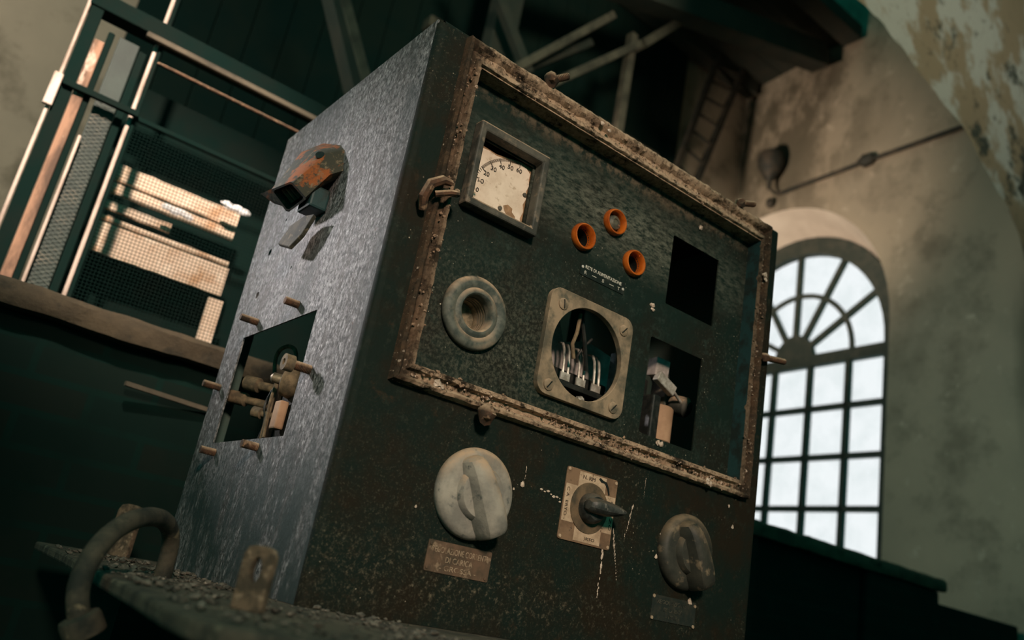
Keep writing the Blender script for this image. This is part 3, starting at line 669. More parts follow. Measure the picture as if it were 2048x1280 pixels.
# flaking crust on the rim
mb = MB(); rnd = random.Random(3)
for k in range(620):
    side = rnd.choices('btlr', (4, 2.2, 1.5, 2))[0]; f_ = rnd.random(); o = rnd.gauss(.013, .007); o = max(.0, min(.030, o)); dn = noise.noise(Vector((f_*9, ord(side), 0)))
    if dn < -.15: continue
    x_, z_ = {'b': (OX0+f_*(OX1-OX0), OZ0-o), 't': (OX0+f_*(OX1-OX0), OZ1+o), 'l': (OX0-o, OZ0+f_*(OZ1-OZ0)), 'r': (OX1+o, OZ0+f_*(OZ1-OZ0))}[side]
    mb.blob((x_, .990 if .009 < o < .02 else .9855, z_), rnd.choice((.0010, .0014, .0018, .0026)), (1.2, .7, 1), 1, .9, k)
fk = build('rust_crust', mb, 'flake', cab); fk['kind'] = 'stuff'
# door clamp lugs with studs
def clamp(pos, dr, ln=.036, boss=.013):
    p = Vector(pos); d = Vector(dr).normalized()
    mb = MB(); mb.blob(p, boss, (1, .9, 1), 2, .5, int(abs(p.x*100)))
    o = build('clamp_lug', mb, 'rust', cab)
    st = MB(); n = 22; st.tube([p+d*(ln*i/n) for i in range(n+1)], [.0058+(.0007 if i % 2 else 0) for i in range(n+1)], 10)
    build('clamp_stud', st, 'rust', o)
clamp((.668, .985, .822), (.75, -.25, .55), .034)
clamp((1.168, .985, .820), (1, -.1, .35), .04, .011)
clamp((1.292, .990, .537), (1, -.2, .1), .05, .010)
clamp((.660, .976, .246), (.4, -1, .1), .012, .014)
mb = MB(); mb.tube([(.494, .990, .505), (.486, .980, .520), (.490, .974, .540), (.506, .970, .552), (.522, .975, .556)], [.006, .008, .008, .007, .005], 8)
hk = build('clamp_lug', mb, 'rust', cab)
build('clamp_stud', MB().tube([(.500, .975, .528), (.520, .968, .537), (.536, .975, .544), (.540, .985, .553)], .005, 8), 'rust', hk)

# instrument panel
PY = 1.020
LAMPS = ((.814, .603), (.879, .659), (.937, .603))
FC = (.858, .405)
cut1 = rrect(1.032, 1.165, .562, .701, .003, PY, 2); cut2 = rrect(1.007, 1.147, .314, .490, .004, PY, 2)
holes = [[(.58, PY, .57), (.69, PY, .57), (.69, PY, .68), (.58, PY, .68)], circle((.630, PY, .397), .034), circle((FC[0], PY, FC[1]), .0785), cut1, cut2]+[circle((a, PY, b), .017, n=24) for a, b in LAMPS]
build('instrument_panel', MB().sheet([(.50, PY, .252), (1.30, PY, .252), (1.30, PY, .819), (.50, PY, .819)], holes, (0, .003, 0)), 'panel', cab, smooth=False)
build('jamb', MB().box((OX1+.001, .990, OZ0-.002), (OX1+.003, PY, OZ1+.002)), 'teal', cab, smooth=False)
build('jamb', MB().box((OX0-.003, .990, OZ0-.002), (OX0-.001, PY, OZ1+.002)), 'panel', cab, smooth=False)
build('jamb', MB().box((OX0-.001, .990, OZ1), (OX1+.001, PY, OZ1+.002)), 'rim', cab, smooth=False)
build('jamb', MB().box((OX0-.001, .990, OZ0-.002), (OX1+.001, PY, OZ0)), 'rim', cab, smooth=False)

# ---- panel meter
mt = build('panel_meter', MB().sheet([(.565, .998, .553), (.706, .998, .553), (.706, .998, .698), (.565, .998, .698)], [[(.577, .998, .566), (.693, .998, .566), (.693, .998, .682), (.577, .998, .682)]], (0, .022, 0)), 'bezel', cab, bevel=.003, smooth=False)
mb = MB(); mb.box((.574, 1.052, .56), (.70, 1.054, .70)); mb.box((.574, 1.021, .560), (.576, 1.052, .70)); mb.box((.700, 1.021, .56), (.702, 1.052, .70)); mb.box((.574, 1.021, .695), (.702, 1.052, .70))
build('meter_case', mb, 'black', mt, smooth=False)
DY = 1.026
# torn dial sheet: straight left and bottom, ragged right and peeled top edge (measured on the dial plane)
dk_ = DY/1.03
ragged = [(.5785, .567), (.690, .567), (.686, .585), (.690, .598), (.6865, .61), (.691, .622), (.688, .635), (.692, .646), (.689, .657), (.690, .668), (.681, .674), (.668, .675), (.652, .671), (.636, .6705), (.620, .668), (.604, .670), (.590, .6685), (.5785, .670)]
build('dial_backing', MB().prism([(.577, DY+.002, .566), (.6985, DY+.002, .566), (.6985, DY+.002, .684), (.672, DY+.002, .682), (.62, DY+.002, .672), (.577, DY+.002, .675)], (0, .001, 0)), 'peel', mt, smooth=False)
build('dial_face', MB().prism([(a, DY, b) for a, b in ragged], (0, .001, 0)), 'dial', mt, smooth=False)
patch = [(.650, .592), (.658, .597), (.668, .594), (.668, .588), (.676, .583), (.678, .573), (.672, .567), (.663, .569), (.661, .578), (.654, .584)]
build('peeled_patch', MB().prism([(a, DY-.0006, b) for a, b in patch], (0, .0005, 0)), 'peel', mt, smooth=False)
# scale: arc about a centre at the lower right, 0 at left, 60 at top
AC = (.668, .592); AR = .0855
mb = MB()
for k in range(61):
    if k < 12 and k % 10: continue
    a = math.radians(180-3-k*(86/60)); big = k % 10 == 0
    if not (big or k % 2 == 0 or k > 20): continue
    r0, r1 = (AR-.009, AR) if big else (AR-.005, AR)
    p = Vector((AC[0]+r0*math.cos(a), DY-.0007, AC[1]+r0*math.sin(a))); q = Vector((AC[0]+r1*math.cos(a), DY-.0007, AC[1]+r1*math.sin(a)))
    if q.x < .579: continue
    mb.bar(p, q, .0011 if big else .0006, .0004, up=(0, 1, 0))
build('scale_ticks', mb, 'dial_ink', mt, smooth=False)
for cxy in ((.647, .587), (.689, .630)): build('dial_screw', MB().lathe((cxy[0]*dk_, DY, cxy[1]*dk_), (0, -1, 0), [(.004, 0), (.004, .001), (.0035, .002), (.001, .0022), (.0001, .0022)], 14), 'bezel', mt)
LN = []
for tx, k in (('0', 0), ('10', 10), ('20', 20), ('30', 30), ('40', 40), ('50', 50), ('60', 60)):
    a = math.radians(180-3-k*(86/60)); r = AR-.0140
    LN.append((tx, (AC[0]+r*math.cos(a), DY-.0006, AC[1]+r*math.sin(a)), .0052 if len(tx) == 1 else .0110, .0074, XU, ZU))
build_l = lettering('scale_numerals', LN, 'dial_ink', mt)

# ---- signal lamps
for i, (a, b) in enumerate(LAMPS):
    lm = build('signal_lamp', MB().lathe((a, PY, b), (0, -1, 0), [(.0238, 0), (.0246, .003), (.0242, .008), (.0226, .0115), (.0206, .012), (.0186, .0095), (.0174, .004), (.0170, .000), (.0168, -.004)], 40), 'orange', cab)
    if i == 1: build('bulb', MB().lathe((a, PY, b), (0, -1, 0), [(.0140, -.02), (.0140, .000), (.0125, .005), (.0065, .0075), (.0055, .0055), (.0001, .005)], 24), 'bulb', lm)
    elif i == 2: build('bulb', MB().blob((a-.003, PY+.02, b+.004), .005, (1, 1, 1), 2, .3, 2), 'orange', lm)
    mb = MB().lathe((a, PY+.02, b), (0, -1, 0), [(.0001, -.012), (.0166, -.012), (.0166, .0155)], 24); build('holder', mb, 'black', lm)
# supply name plate
nl = build('name_plate', MB().prism(rrect(.8215, .926, .5385, .5605, .002, PY-.0015, 3), (0, .0015, 0)), 'label_black', cab, smooth=False)
nl['label'] = 'small black label plate with white lettering'
lettering('lettering', [('RETE DI ALIMENTAZIONE', (.8745, PY-.0016, .5555), .086, .0060, XU, ZU), ('R', (.8335, PY-.0016, .5450), .005, .0058, XU, ZU), ('—', (.8535, PY-.0016, .5452), .010, .0009, XU, ZU), ('S', (.8745, PY-.0016, .5452), .0045, .0058, XU, ZU), ('—', (.8950, PY-.0016, .5452), .010, .0009, XU, ZU), ('T', (.9120, PY-.0016, .5452), .0048, .0058, XU, ZU)], 'letter_white', nl)
for a, b in ((.8255, .5530), (.9225, .5480)): build('rivet', MB().lathe((a, PY-.0015, b), (0, -1, 0), [(.0026, 0), (.0024, .001), (.0001, .0014)], 14), 'white_metal', nl)

# ---- fuse socket
sk = build('fuse_socket', MB().lathe((.6305, PY, .3975), (0, -1, 0), [(.0555, 0), (.0575, .004), (.0570, .009), (.0540, .013), (.0480, .0145), (.0420, .0135), (.0385, .0115), (.0365, .0125), (.0340, .0145), (.0300, .0145), (.0275, .012), (.0265, .006), (.0262, -.03)], 56), 'socket', cab)
pr_ = [(.0258+(.0011 if k % 2 else 0), -.002-.0030*k) for k in range(9)]+[(.024, -.03), (.024, -.034), (.0001, -.034)]
th_ = build('thread_shell', MB().lathe((.6305, PY, .3975), (0, -1, 0), pr_, 40), 'brass', sk)
build('contact_tongue', MB().tube([(.612, PY+.030, .388), (.618, PY+.022, .398), (.622, PY+.030, .408)], .005, 8), 'brass', sk)

# ---- square flange with round opening
fl = build('meter_flange', MB().sheet(rrect(.764, .952, .316, .496, .021, PY-.011), [circle((FC[0], PY-.011, FC[1]), .0775, n=56)], (0, .011, 0)), 'flange', cab, bevel=.004)
fl['label'] = 'square dusty iron flange whose meter is missing'
for a, b, an in ((.790, .470, 100), (.929, .471, 50), (.787, .332, 55), (.929, .334, 50)):
    sc_ = build('screw', MB().lathe((a, PY-.010, b), (0, -1, 0), [(.0098, 0), (.0096, .003), (.0075, .0042), (.0001, .0045)], 20), 'flange', fl)
    u_ = Vector((math.cos(math.radians(an)), 0, math.sin(math.radians(an))))*.0075; c_ = Vector((a, PY-.0147, b))
    build('screw_slot', MB().bar(c_-u_, c_+u_, .0018, .0012, up=(0, 1, 0)), 'black', fl, smooth=False)

# ---- rotary knobs
def knob(c, ang, mat, R_, name, dish=True):
    c = Vector(c)
    k = build('control_knob', MB().lathe(c, (0, -1, 0), [(R_, 0), (R_*1.02, .006), (R_, .012), (R_*.93, .017), (R_*.86, .0185), (R_*.70, .0195), (R_*.45, .021), (.0001, .021)], 56), mat, cab)
    k['label'] = name
    # grip: tapered bar with a blunt nose, pointing along ang
    u = Vector((math.cos(ang), 0, math.sin(ang))); v = Vector((-math.sin(ang), 0, math.cos(ang)))
    mb = MB(); rows_ = []
    secs = [(-.86, .16, .020, .018), (-.80, .22, .036, .014), (-.55, .28, .044, .012), (0, .34, .047, .013), (.45, .36, .047, .016), (.80, .34, .045, .020), (.96, .28, .040, .018), (1.0, .20, .024, .016)]
    for t_, w_, h_, tw in secs:
        p = c+u*(t_*R_*1.0); ww = w_*R_*1.12; h_ = h_*1.15
        prof_ = [(-ww, .016), (-ww*.94, h_*.55), (-ww*.70, h_*.94), (-ww*.3, h_), (ww*.3, h_), (ww*.70, h_*.94), (ww*.94, h_*.55), (ww, .016)]
        rows_.append([mb.bm.verts.new(p+v*a+Vector((0, -b, 0))) for a, b in prof_])
    for i in range(len(rows_)-1):
        for j in range(7): mb.bm.faces.new((rows_[i][j], rows_[i][j+1], rows_[i+1][j+1], rows_[i+1][j]))
    mb.bm.faces.new(rows_[0]); mb.bm.faces.new(rows_[-1][::-1])
    build('grip', mb, mat, k, sub=1)
    build('hub', MB().lathe(c, (0, -1, 0), [(R_*.62, .017), (R_*.60, .024), (R_*.54, .030), (R_*.3, .032), (.0001, .032)], 40), mat, k)
    return k
knob((.677, 1.0, .136), math.radians(-60), 'knob', .0635, 'large dusty whitish control knob')
knob((1.127, 1.0, .134), math.radians(-62), 'knob_dark', .0625, 'large grimy dark control knob')
# ---- plates under the knobs
p1_ = build('name_plate', MB().prism(rrect(.622, .730, .0215, .0630, .002, .9985, 2), (0, .0015, 0)), 'plate', cab, smooth=False)
p1_['label'] = 'rusty plate with worn stamped lettering under the white knob'
lettering('lettering', [('REGOLAZIONE CORRENTE', (.677, .9984, .0520), .096, .0082, XU, ZU), ('DI CARICA', (.6765, .9984, .0402), .046, .0080, XU, ZU), ('- GROSSA -', (.6765, .9984, .0290), .062, .0070, XU, ZU)], 'plate_letter', p1_)
for a, b in ((.6265, .0585), (.7255, .0580), (.6265, .0265), (.7255, .0260)): build('rivet', MB().lathe((a, .9985, b), (0, -1, 0), [(.003, 0), (.0027, .0012), (.0001, .0016)], 12), 'plate', p1_)
p2_ = build('name_plate', MB().prism(rrect(1.066, 1.174, .0165, .0560, .002, .9985, 2), (0, .0015, 0)), 'plate_dark', cab, smooth=False)
p2_['label'] = 'blackened plate with barely readable lettering under the dark knob'
lettering('lettering', [('REGOLAZIONE', (1.113, .9984, .0465), .070, .0065, XU, ZU), ('DI CARICA', (1.118, .9984, .0350), .046, .0065, XU, ZU), ('- FINE -', (1.118, .9984, .0245), .034, .0062, XU, ZU)], 'letter_dim', p2_)
for a, b in ((1.069, .0535), (1.171, .0500), (1.069, .0195), (1.171, .0170)): build('rivet', MB().lathe((a, .9985, b), (0, -1, 0), [(.003, 0), (.0027, .0012), (.0001, .0016)], 12), 'plate_letter', p2_)

# ---- rotary switch on its chequered plate
swp = build('rotary_switch', MB().prism(rrect(.844, .954, .105, .2165, .004, .9975, 3), (0, .0025, 0)), 'sw_brown', cab, bevel=.0006, smooth=False)
SCX, SCZ = .899, .161
mb = MB()
ys_ = .9972
mb.prism([(.870, ys_, .172), (.928, ys_, .172), (.928, ys_, .214), (.870, ys_, .214)], (0, .0003, 0))
mb.prism([(.875, ys_, .108), (.931, ys_, .108), (.931, ys_, .15), (.875, ys_, .15)], (0, .0003, 0))
mb.prism([(.8455, ys_, .133), (.87, ys_, .133), (.87, ys_, .190), (.8455, ys_, .190)], (0, .0003, 0))
mb.prism([(.93, ys_, .130), (.9525, ys_, .130), (.9525, ys_, .188), (.93, ys_, .188)], (0, .0003, 0))
build('cream_field', mb, 'sw_cream', swp, smooth=False)
build('dial_disc', MB().lathe((SCX, ys_, SCZ), (0, -1, 0), [(.0395, 0), (.039, .0014), (.034, .0018), (.0001, .0018)], 48), 'sw_disc', swp)
build('boss', MB().lathe((SCX, ys_, SCZ), (0, -1, 0), [(.024, .001), (.024, .008), (.022, .016), (.018, .020), (.0001, .021)], 32), 'lever', swp)
mb = MB(); rows_ = []
for t_, w_, h0, h1 in ((-.026, .009, .012, .034), (-.018, .0125, .011, .040), (0, .0135, .010, .043), (.016, .0125, .011, .045), (.030, .0095, .014, .046), (.040, .006, .020, .045), (.0445, .003, .026, .041)):
    p = Vector((SCX+t_, ys_, SCZ+.002))
    rows_.append([mb.bm.verts.new(p+Vector((0, -b, a))) for a, b in ((-w_, h0), (-w_*.95, h1*.75), (-w_*.5, h1), (w_*.5, h1), (w_*.95, h1*.75), (w_, h0))])
for i in range(len(rows_)-1):
    for j in range(6): mb.bm.faces.new((rows_[i][j], rows_[i][(j+1) % 6], rows_[i+1][(j+1) % 6], rows_[i+1][j]))
mb.bm.faces.new(rows_[0]); mb.bm.faces.new(rows_[-1][::-1])
build('lever', mb, 'lever', swp, sub=1)
for LT in [('N. RM', (.8905, ys_-.0001, .2065), .026, .0060, XU, ZU), (')RTO', (.908, ys_-.0001, .1135), .022, .0058, XU, ZU), ('C A  ERYO -', (.8515, ys_-.0001, .1600), .050, .0052, (0, 0, -1), (1, 0, 0)), ('A    ZC', (.9475, ys_-.0001, .1585), .046, .0050, (0, 0, -1), (1, 0, 0))]: lettering('lettering', [LT], 'ink', swp)
for a, b in ((.848, .2125), (.950, .2115), (.848, .1095), (.950, .1095)): build('rivet', MB().lathe((a, .9975, b), (0, -1, 0), [(.0028, 0), (.0025, .0011), (.0001, .0015)], 12), 'sw_cream', swp)
chip = [(.9115, ys_, .2095), (.917, ys_, .2055), (.924, ys_, .2055), (.931, ys_, .199), (.936, ys_, .189), (.9385, ys_, .190), (.935, ys_, .200), (.929, ys_, .2085), (.921, ys_, .2095), (.914, ys_, .2125)]
build('paint_chip', MB().prism(chip, (0, -.0004, 0)), 'black', swp, smooth=False)
# white and tan runs of paint / plaster on the lower front, and a few flakes
mb = MB(); rnd = random.Random(11)
def run(x, z0, z1, w, lean=0., y=.9985):
    n = 16
    for i in range(n):
        f_ = i/n; z = z0+(z1-z0)*f_
        if rnd.random() < .1: continue
        mb.blob((x+lean*f_+rnd.gauss(0, w*.25), y, z), w*.75*(1-.6*f_)*rnd.uniform(.45, 1), (1, .2, 2.2), 1, .6, i)
run(.943, .103, .028, .0038); run(.9600, .135, .060, .0022, .02); run(.958, .140, .090, .0020, .012); run(.995, .185, .130, .0022, -.01)
run(1.017, .235, .200, .0010); run(.765, .195, .170, .0010)
for k in range(7): mb.blob((.800+k*.0065, .9985, .170-.0015*k+rnd.gauss(0, .002)), rnd.uniform(.0012, .0028), (1.6, .3, .8), 1, .6, k)
for x_, z_, r_ in ((.762, .168, .0035), (1.071, .150, .005), (1.073, .139, .004), (1.062, .115, .003), (1.157, .0555, .0045), (.748, .158, .0018), (1.25, .20, .003), (1.235, .235, .0025), (.59, .10, .002)):
    mb.blob((x_, .998, z_), r_, (1, .5, 1.3), 1, .6, int(r_*9999))
for x_, z_, r_, y_ in ((.575, .268, .006, .984), (.583, .264, .004, .984), (1.155, .262, .006, .984), (1.162, .258, .005, .984), (.789, .802, .004, .983), (.806, .797, .004, .983), (.9985, .545, .005, 1.018), (1.001, .538, .004, 1.018), (1.055, .307, .005, 1.018), (1.063, .306, .005, 1.018), (1.10, .745, .0045, 1.018), (1.262, .70, .006, .984), (1.265, .692, .004, .984), (.581, .596, .0028, .997)):
    mb.blob((x_, y_, z_), r_, (1, .5, .9), 2, .8, int(x_*999))
pf = build('paint_flakes', mb, 'fleck', cab); pf['kind'] = 'stuff'

# ---- studs around the side cut-out
def stud(y, z, ln, r=.006, big=False):
    n = 26; mb = MB()
    mb.tube([(X0+.002-ln*i/n, y, z) for i in range(n+1)], [r+(.0009 if i % 2 else 0) for i in range(n+1)], 10)
    build('threaded_stud', mb, 'rust', cab)
stud(1.274, .394, .026); stud(1.454, .392, .034); stud(1.560, .279, .034); stud(1.479, .154, .028); stud(1.281, .157, .028)
st_ = MB(); st_.tube([(X0+.002-.03*i/26, 1.153, .269) for i in range(27)], [.0065+(.0009 if i % 2 else 0) for i in range(27)], 10)
o_st = build('threaded_stud', st_, 'rust', cab)
build('nut', MB().lathe((X0-.028, 1.153, .269), (-1, 0, 0), [(.005, 0), (.0125, 0), (.0125, .014), (.005, .014)], 20, True), 'terminal', o_st)

# ---- angled plug inlet on the side, flap hanging open
mq = [Vector(p) for p in ((.381, 1.352, .595), (.388, 1.271, .590), (.418, 1.261, .568), (.420, 1.346, .566))]
base = [Vector(p) for p in ((X0, 1.400, .735), (X0, 1.262, .70), (X0, 1.238, .640), (X0, 1.355, .640))]
base = [Vector((X0, 1.398, .745)), Vector((X0, 1.262, .690)), Vector((X0, 1.235, .622)), Vector((X0, 1.362, .628))]
mid = [Vector((.418, 1.384, .700)), Vector((.424, 1.256, .664)), Vector((.442, 1.243, .610)), Vector((.443, 1.352, .606))]
mb = MB()
# rounded shell: three rings of eight points (corners cut)
def oct_(q, f_=.16):
    out = []
    for i in range(4):
        a, b, d = q[i-1], q[i], q[(i+1) % 4]
        out += [b.lerp(a, f_), b.lerp(d, f_)]
    return out
inner = [q.lerp(sum(mq, Vector())/4, .16) for q in mq]
deep = [p+Vector((.030, .004, .045)) for p in inner]
R1, R2, R3, R4, R5 = oct_(base), oct_(mid), oct_(mq, .08), oct_(inner, .08), oct_(deep, .08)
rr = [[mb.bm.verts.new(p) for p in r_] for r_ in (R1, R2, R3, R4, R5)]
for i in range(4):
    for k in range(8): j = (k+1) % 8; mb.bm.faces.new((rr[i][k], rr[i][j], rr[i+1][j], rr[i+1][k]))
mb.bm.faces.new(rr[4])
il = build('plug_inlet', mb, 'inlet', cab, sub=0)
il['label'] = 'orange plug inlet box with blackened peeling paint'
mb = MB()
for k in range(4):
    f_ = .2+.2*k; a = deep[0].lerp(deep[1], f_); b = deep[3].lerp(deep[2], f_); a = a-Vector((.024, .002, .036)); b = b-Vector((.024, .002, .036))
    mb.bar(a.lerp(b, .15), a.lerp(b, .85), .006, .004)
build('contact_strip', mb, 'terminal', il)
tip = [mq[0]+Vector((.002, 0, .003)), mq[0]+Vector((-.004, .034, .001)), mq[3].lerp(mq[0], .55)+Vector((.002, .022, .001)), mq[3].lerp(mq[0], .3)]
build('torn_lip', MB().prism(tip, (.004, 0, .003)), 'inlet', il, smooth=False)
build('screw_hole', MB().lathe((.4195, 1.262, .652), Vector((-.6, -.75, .25)), [(.0078, -.003), (.0078, .0015), (.0001, .0012)], 16), 'black', il)
fl_ = [Vector((.440, 1.300, .560)), Vector((.405, 1.318, .510)), Vector((.398, 1.290, .478)), Vector((.428, 1.262, .530))]
build('inlet_flap', MB().prism([(.436, 1.242, .536), (.436, 1.287, .545), (.433, 1.333, .538), (.428, 1.357, .507), (.430, 1.300, .488), (.434, 1.268, .505)], (-.006, .001, .004)), 'pipe', il, bevel=.0015, smooth=False)
build('hinge', MB().box((.424, 1.262, .560), (.456, 1.315, .600)), 'teal', il, bevel=.004, smooth=False)

# ---- equipment inside
# relay behind the lower right cut-out
rl = build('relay', MB().box((1.10, 1.17, .365), (1.165, 1.23, .470)).near(.945), 'black', cab, bevel=.004, smooth=False)
co_ = build('coil', MB().lathe((1.185, 1.155, .345), (0, 0, 1), [(.0001, 0), (.028, .0), (.031, .003), (.031, .070), (.028, .073), (.0001, .073)], 32).near(.945), 'coil', rl)
build('coil_cheek', MB().box((1.135, 1.122, .332), (1.158, 1.19, .430)).near(.945), 'black', rl, bevel=.004, smooth=False)
build('frame_plate', MB().box((1.205, 1.16, .335), (1.211, 1.20, .500)).near(.945), 'bezel', rl, smooth=False)
build('armature', MB().box((1.150, 1.13, .452), (1.205, 1.145, .474), rot=Matrix.Rotation(math.radians(22), 3, 'Y')).near(.945), 'tin', rl, bevel=.002, smooth=False)
build('contact_block', MB().box((1.150, 1.14, .475), (1.190, 1.165, .512)).jitter(.003, 40).near(.945), 'mauve', rl, bevel=.002, smooth=False)
build('plunger', MB().lathe((1.255, 1.15, .437), (.35, -1, -.2), [(.0001, -.03), (.016, -.03), (.021, -.02), (.021, .004), (.013, .012), (.0001, .013)], 28).near(.945), 'bezel', rl)
build('link_rod', MB().cyl((1.205, 1.138, .455), (1.240, 1.145, .440), .003).near(.945), 'tin', rl)
build('wire', MB().tube([(1.19, 1.135, .345), (1.197, 1.125, .338), (1.190, 1.12, .332), (1.180, 1.125, .333)], .0012, 6).near(.945), 'tin', rl)
build('wire', MB().cyl((1.215, 1.2, .495), (1.318, 1.30, .53), .012, seg=16).near(.945), 'inside', rl)
# contactor with three forked contacts behind the round opening
ct = build('contactor', MB().box((.975, 1.275, .330), (1.15, 1.36, .462)).near(.86), 'black', cab, bevel=.004, smooth=False)
for k, (x_, z_) in enumerate(((1.012, .440), (1.052, .453), (1.092, .468))):
    z_ = .440
    x_ = 1.010+k*.042
    mb = MB()
    mb.box((x_-.012, 1.245, z_-.010), (x_+.012, 1.248, z_+.006))
    for s_ in (-.0065, .0065):
        mb.tube([(x_+s_, 1.247, z_+.004), (x_+s_, 1.249, z_+.030), (x_+s_+.004, 1.258, z_+.055), (x_+s_+.012, 1.275, z_+.073), (x_+s_+.02, 1.30, z_+.082)], .0028, 6)
    build('forked_contact', mb.near(.86), 'tin', ct)
    build('terminal_screw', MB().blob((x_+.004, 1.245, z_-.036), .009, (1.2, .6, .7), 2, .6, k).near(.86), 'tin', ct)
build('base_bar', MB().box((.98, 1.243, .418), (1.12, 1.275, .428)).near(.86), 'black', ct, smooth=False)
build('blue_bar', MB().box((1.135, 1.235, .30), (1.160, 1.262, .53)).near(.86), 'bluebar', ct, bevel=.003, smooth=False)
build('backplate', MB().prism([(.90, 1.42, .505), (1.29, 1.42, .505), (1.29, 1.42, .585), (1.20, 1.42, .60), (1.13, 1.42, .575), (1.11, 1.42, .62), (1.06, 1.42, .65), (1.03, 1.42, .62), (.90, 1.42, .64)], (0, .008, 0)).near(.80), 'mauve', cab, smooth=False)
mb = MB(); mb.tube([(1.01, 1.22, .552), (1.03, 1.225, .51), (1.052, 1.235, .462)], .0045, 8)
build('cable', mb.near(.86), 'black', cab)
mb = MB(); mb.tube([(1.055, 1.235, .53), (1.035, 1.235, .505), (1.028, 1.24, .485), (1.034, 1.245, .475)], .0028, 8)
build('cable', mb.near(.86), 'black', cab)
build('cable', MB().tube([(.995, 1.21, .56), (.993, 1.21, .52), (.990, 1.215, .495), (1.003, 1.22, .47)], .004, 8).near(.86), 'terminal', cab)
# terminal board behind the side cut-out
tb = build('terminal_board', MB().box((.527, 1.425, .185), (.535, 1.505, .310), rot=Matrix.Rotation(math.radians(-28), 3, 'Z')), 'terminal', cab, bevel=.002, smooth=False)
for y_, z_, r_, l_ in ((1.505, .262, .0125, .062), (1.470, .288, .0135, .050), (1.44, .235, .010, .030)):
    build('terminal_post', MB().lathe((.516, y_, z_), (-.55, .75, .1), [(r_*.6, -.02), (r_*.6, l_*.4), (r_, l_*.45), (r_, l_), (r_*.6, l_), (r_*.5, l_*.7), (.0001, l_*.7)], 20), 'terminal', tb)
build('wire', MB().tube(smooth_path([(.524, 1.47, .30), (.52, 1.488, .335), (.518, 1.485, .360), (.516, 1.44, .366), (.512, 1.38, .350), (.51, 1.355, .318)]), .0038, 8), 'terminal', tb)
build('wire', MB().tube(smooth_path([(.512, 1.44, .28), (.508, 1.45, .25), (.512, 1.43, .22), (.510, 1.44, .185)]), .0022, 6), 'black', tb)
build('wire', MB().tube(smooth_path([(.507, 1.42, .28), (.503, 1.41, .25), (.507, 1.415, .22), (.505, 1.40, .19)]), .0026, 6), 'terminal', tb)
rg = build('disc_resistor', MB().lathe((.512, 1.370, .288), (-.8, .55, .1), [(.0001, -.02), (.024, -.02), (.028, -.004), (.025, .008), (.014, .012), (.0001, .012)], 28), 'terminal', cab)
build('cap', MB().lathe((.505, 1.380, .290), (-.8, .55, .1), [(.009, -.01), (.009, .018), (.005, .022), (.0001, .022)], 16), 'brass', rg)
build('porcelain_block', MB().box((.500, 1.352, .203), (.516, 1.378, .252)), 'coil', cab, bevel=.003, smooth=False)
build('component_block', MB().box((.520, 1.30, .10), (.57, 1.40, .285)).jitter(.005, 24), 'black', cab, bevel=.003, smooth=False)

# ================================================================== STEEL PLATFORM, LUGS, PIPE, RUBBLE
PZ = -.0485
pl = thing('steel_platform', 'rusty steel platform covered in rubble carrying the control cabinet', 'platform', (.9, 1.2, -H))
edge = [(.285, 2.05), (.283, 1.60), (.275, 1.45), (.245, 1.10), (.225, .83), (.213, .70), (.212, .62), (.225, .575), (.26, .555), (.32, .55), (1.55, .55), (1.55, 1.90), (.45, 1.90), (.30, 1.90)]
edge = [(.300, 1.90), (.285, 1.60), (.275, 1.45), (.245, 1.10), (.225, .83), (.213, .70), (.212, .635), (.222, .595), (.25, .575), (.31, .57), (1.55, .57), (1.55, 1.90)]
build('deck', MB().prism([(a, b, PZ) for a, b in edge], (0, 0, -.016)), 'deck', pl, bevel=.004, smooth=False)
mb = MB()
for a, b in ((.42, .75), (1.42, .75), (.42, 1.78), (1.42, 1.78)):
    build('leg', MB().box((a-.03, b-.03, -H), (a+.03, b+.03, PZ-.016)), 'iron', pl, smooth=False)
build('cross_beam', MB().box((.39, .73, -.14), (1.45, .77, PZ-.016)), 'iron', pl, smooth=False)
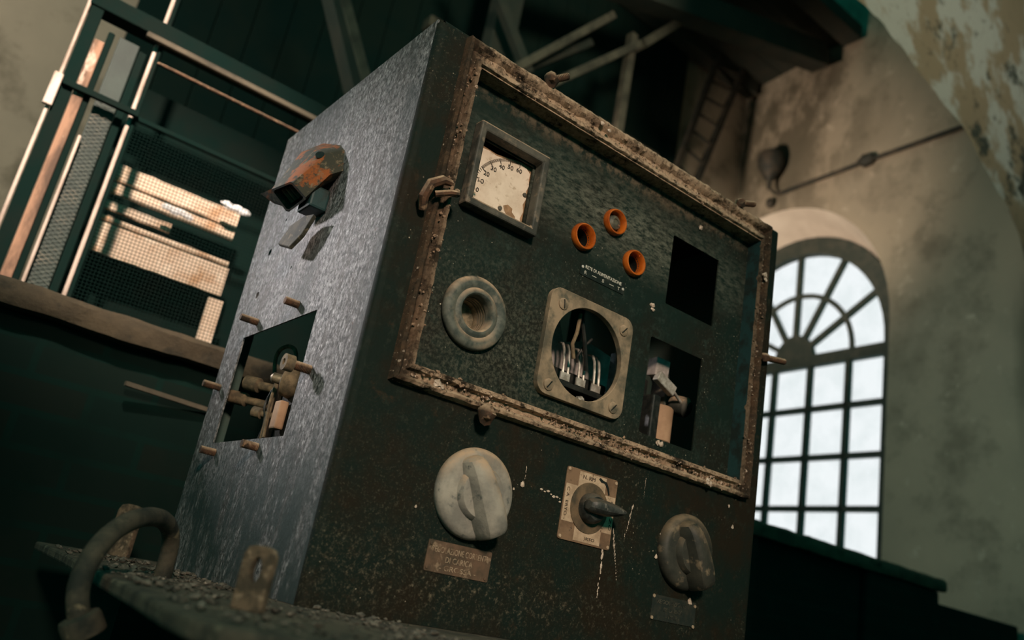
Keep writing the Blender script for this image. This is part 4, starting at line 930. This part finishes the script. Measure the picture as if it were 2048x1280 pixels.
def lug(x, y, ang, h, w, th):
    rot = Matrix.Rotation(ang, 3, 'Z'); c = Vector((x, y, 0))
    pts = [(-w/2, 0), (w/2, 0)]+[(w/2*.95*math.cos(math.radians(a)) if False else w/2*(1 if a < 45 else .7), h*(.86 if a < 45 else 1)) for a in (0, 60)]
    loop = [(w/2, 0, PZ), (w/2, 0, PZ+h*.86), (w*.38, 0, PZ+h*.97), (w*.15, 0, PZ+h), (-w*.15, 0, PZ+h), (-w*.38, 0, PZ+h*.97), (-w/2, 0, PZ+h*.86), (-w/2, 0, PZ)]
    hole_ = [(w*.17*math.cos(2*math.pi*k/16), 0, PZ+h*.62+w*.36*math.sin(2*math.pi*k/16)) for k in range(16)]
    mb = MB().sheet(loop, [hole_], (0, th, 0))
    for v in mb.bm.verts: v.co = rot @ v.co+c
    return build('lifting_lug', mb, 'lug', pl, bevel=.0015, smooth=False)
lug(.305, .775, math.radians(-52), .058, .032, .010)
lug(.425, 1.80, math.radians(-52), .10, .05, .014)
# hooked pipe with its end collar
ps = [(.350, 1.20, PZ), (.348, 1.195, -.018), (.342, 1.185, .003), (.328, 1.165, .018), (.305, 1.13, .024), (.275, 1.09, .020), (.245, 1.05, .006), (.222, 1.015, -.016), (.210, .995, -.043), (.208, .985, -.066), (.215, .98, -.088), (.222, .98, -.098)]
sp_ = smooth_path(ps)
pp = thing('hooked_pipe', 'bent dusty iron pipe hooking over the left edge of the steel platform', 'pipe', (.35, 1.20, PZ))
build('bent_tube', MB().tube(sp_, .0115, 14), 'pipe', pp)
d_ = (sp_[-1]-sp_[-3]).normalized()
build('collar', MB().lathe(sp_[-1], d_, [(.011, -.012), (.0195, -.010), (.021, -.006), (.021, .010), (.0185, .012), (.011, .012)], 28, True), 'pipe', pp)
# rubble
mb = MB(); rnd = random.Random(5)
for k in range(1500):
    x_ = rnd.uniform(.23, .60); y_ = rnd.uniform(.60, 1.75)
    if y_ > .985 and x_ > .452: continue
    lim = .225+.05*(y_-.83)/.8
    if x_ < lim+.012: continue
    dn = noise.noise(Vector((x_*9, y_*9, 0)))
    if dn < -.1 and rnd.random() < .7: continue
    r_ = rnd.choice((.0010, .0014, .0014, .0020, .0026, .0042))
    mb.blob((x_, y_, PZ+.0005+r_*.75), r_, (1.3, 1.3, .7), 1, .8, k)
tag(build('rubble', mb, 'rubble', root=(.35, .9, PZ)), 'grey crumbs of rubble and rust scattered on the steel platform', 'rubble', kind='stuff')
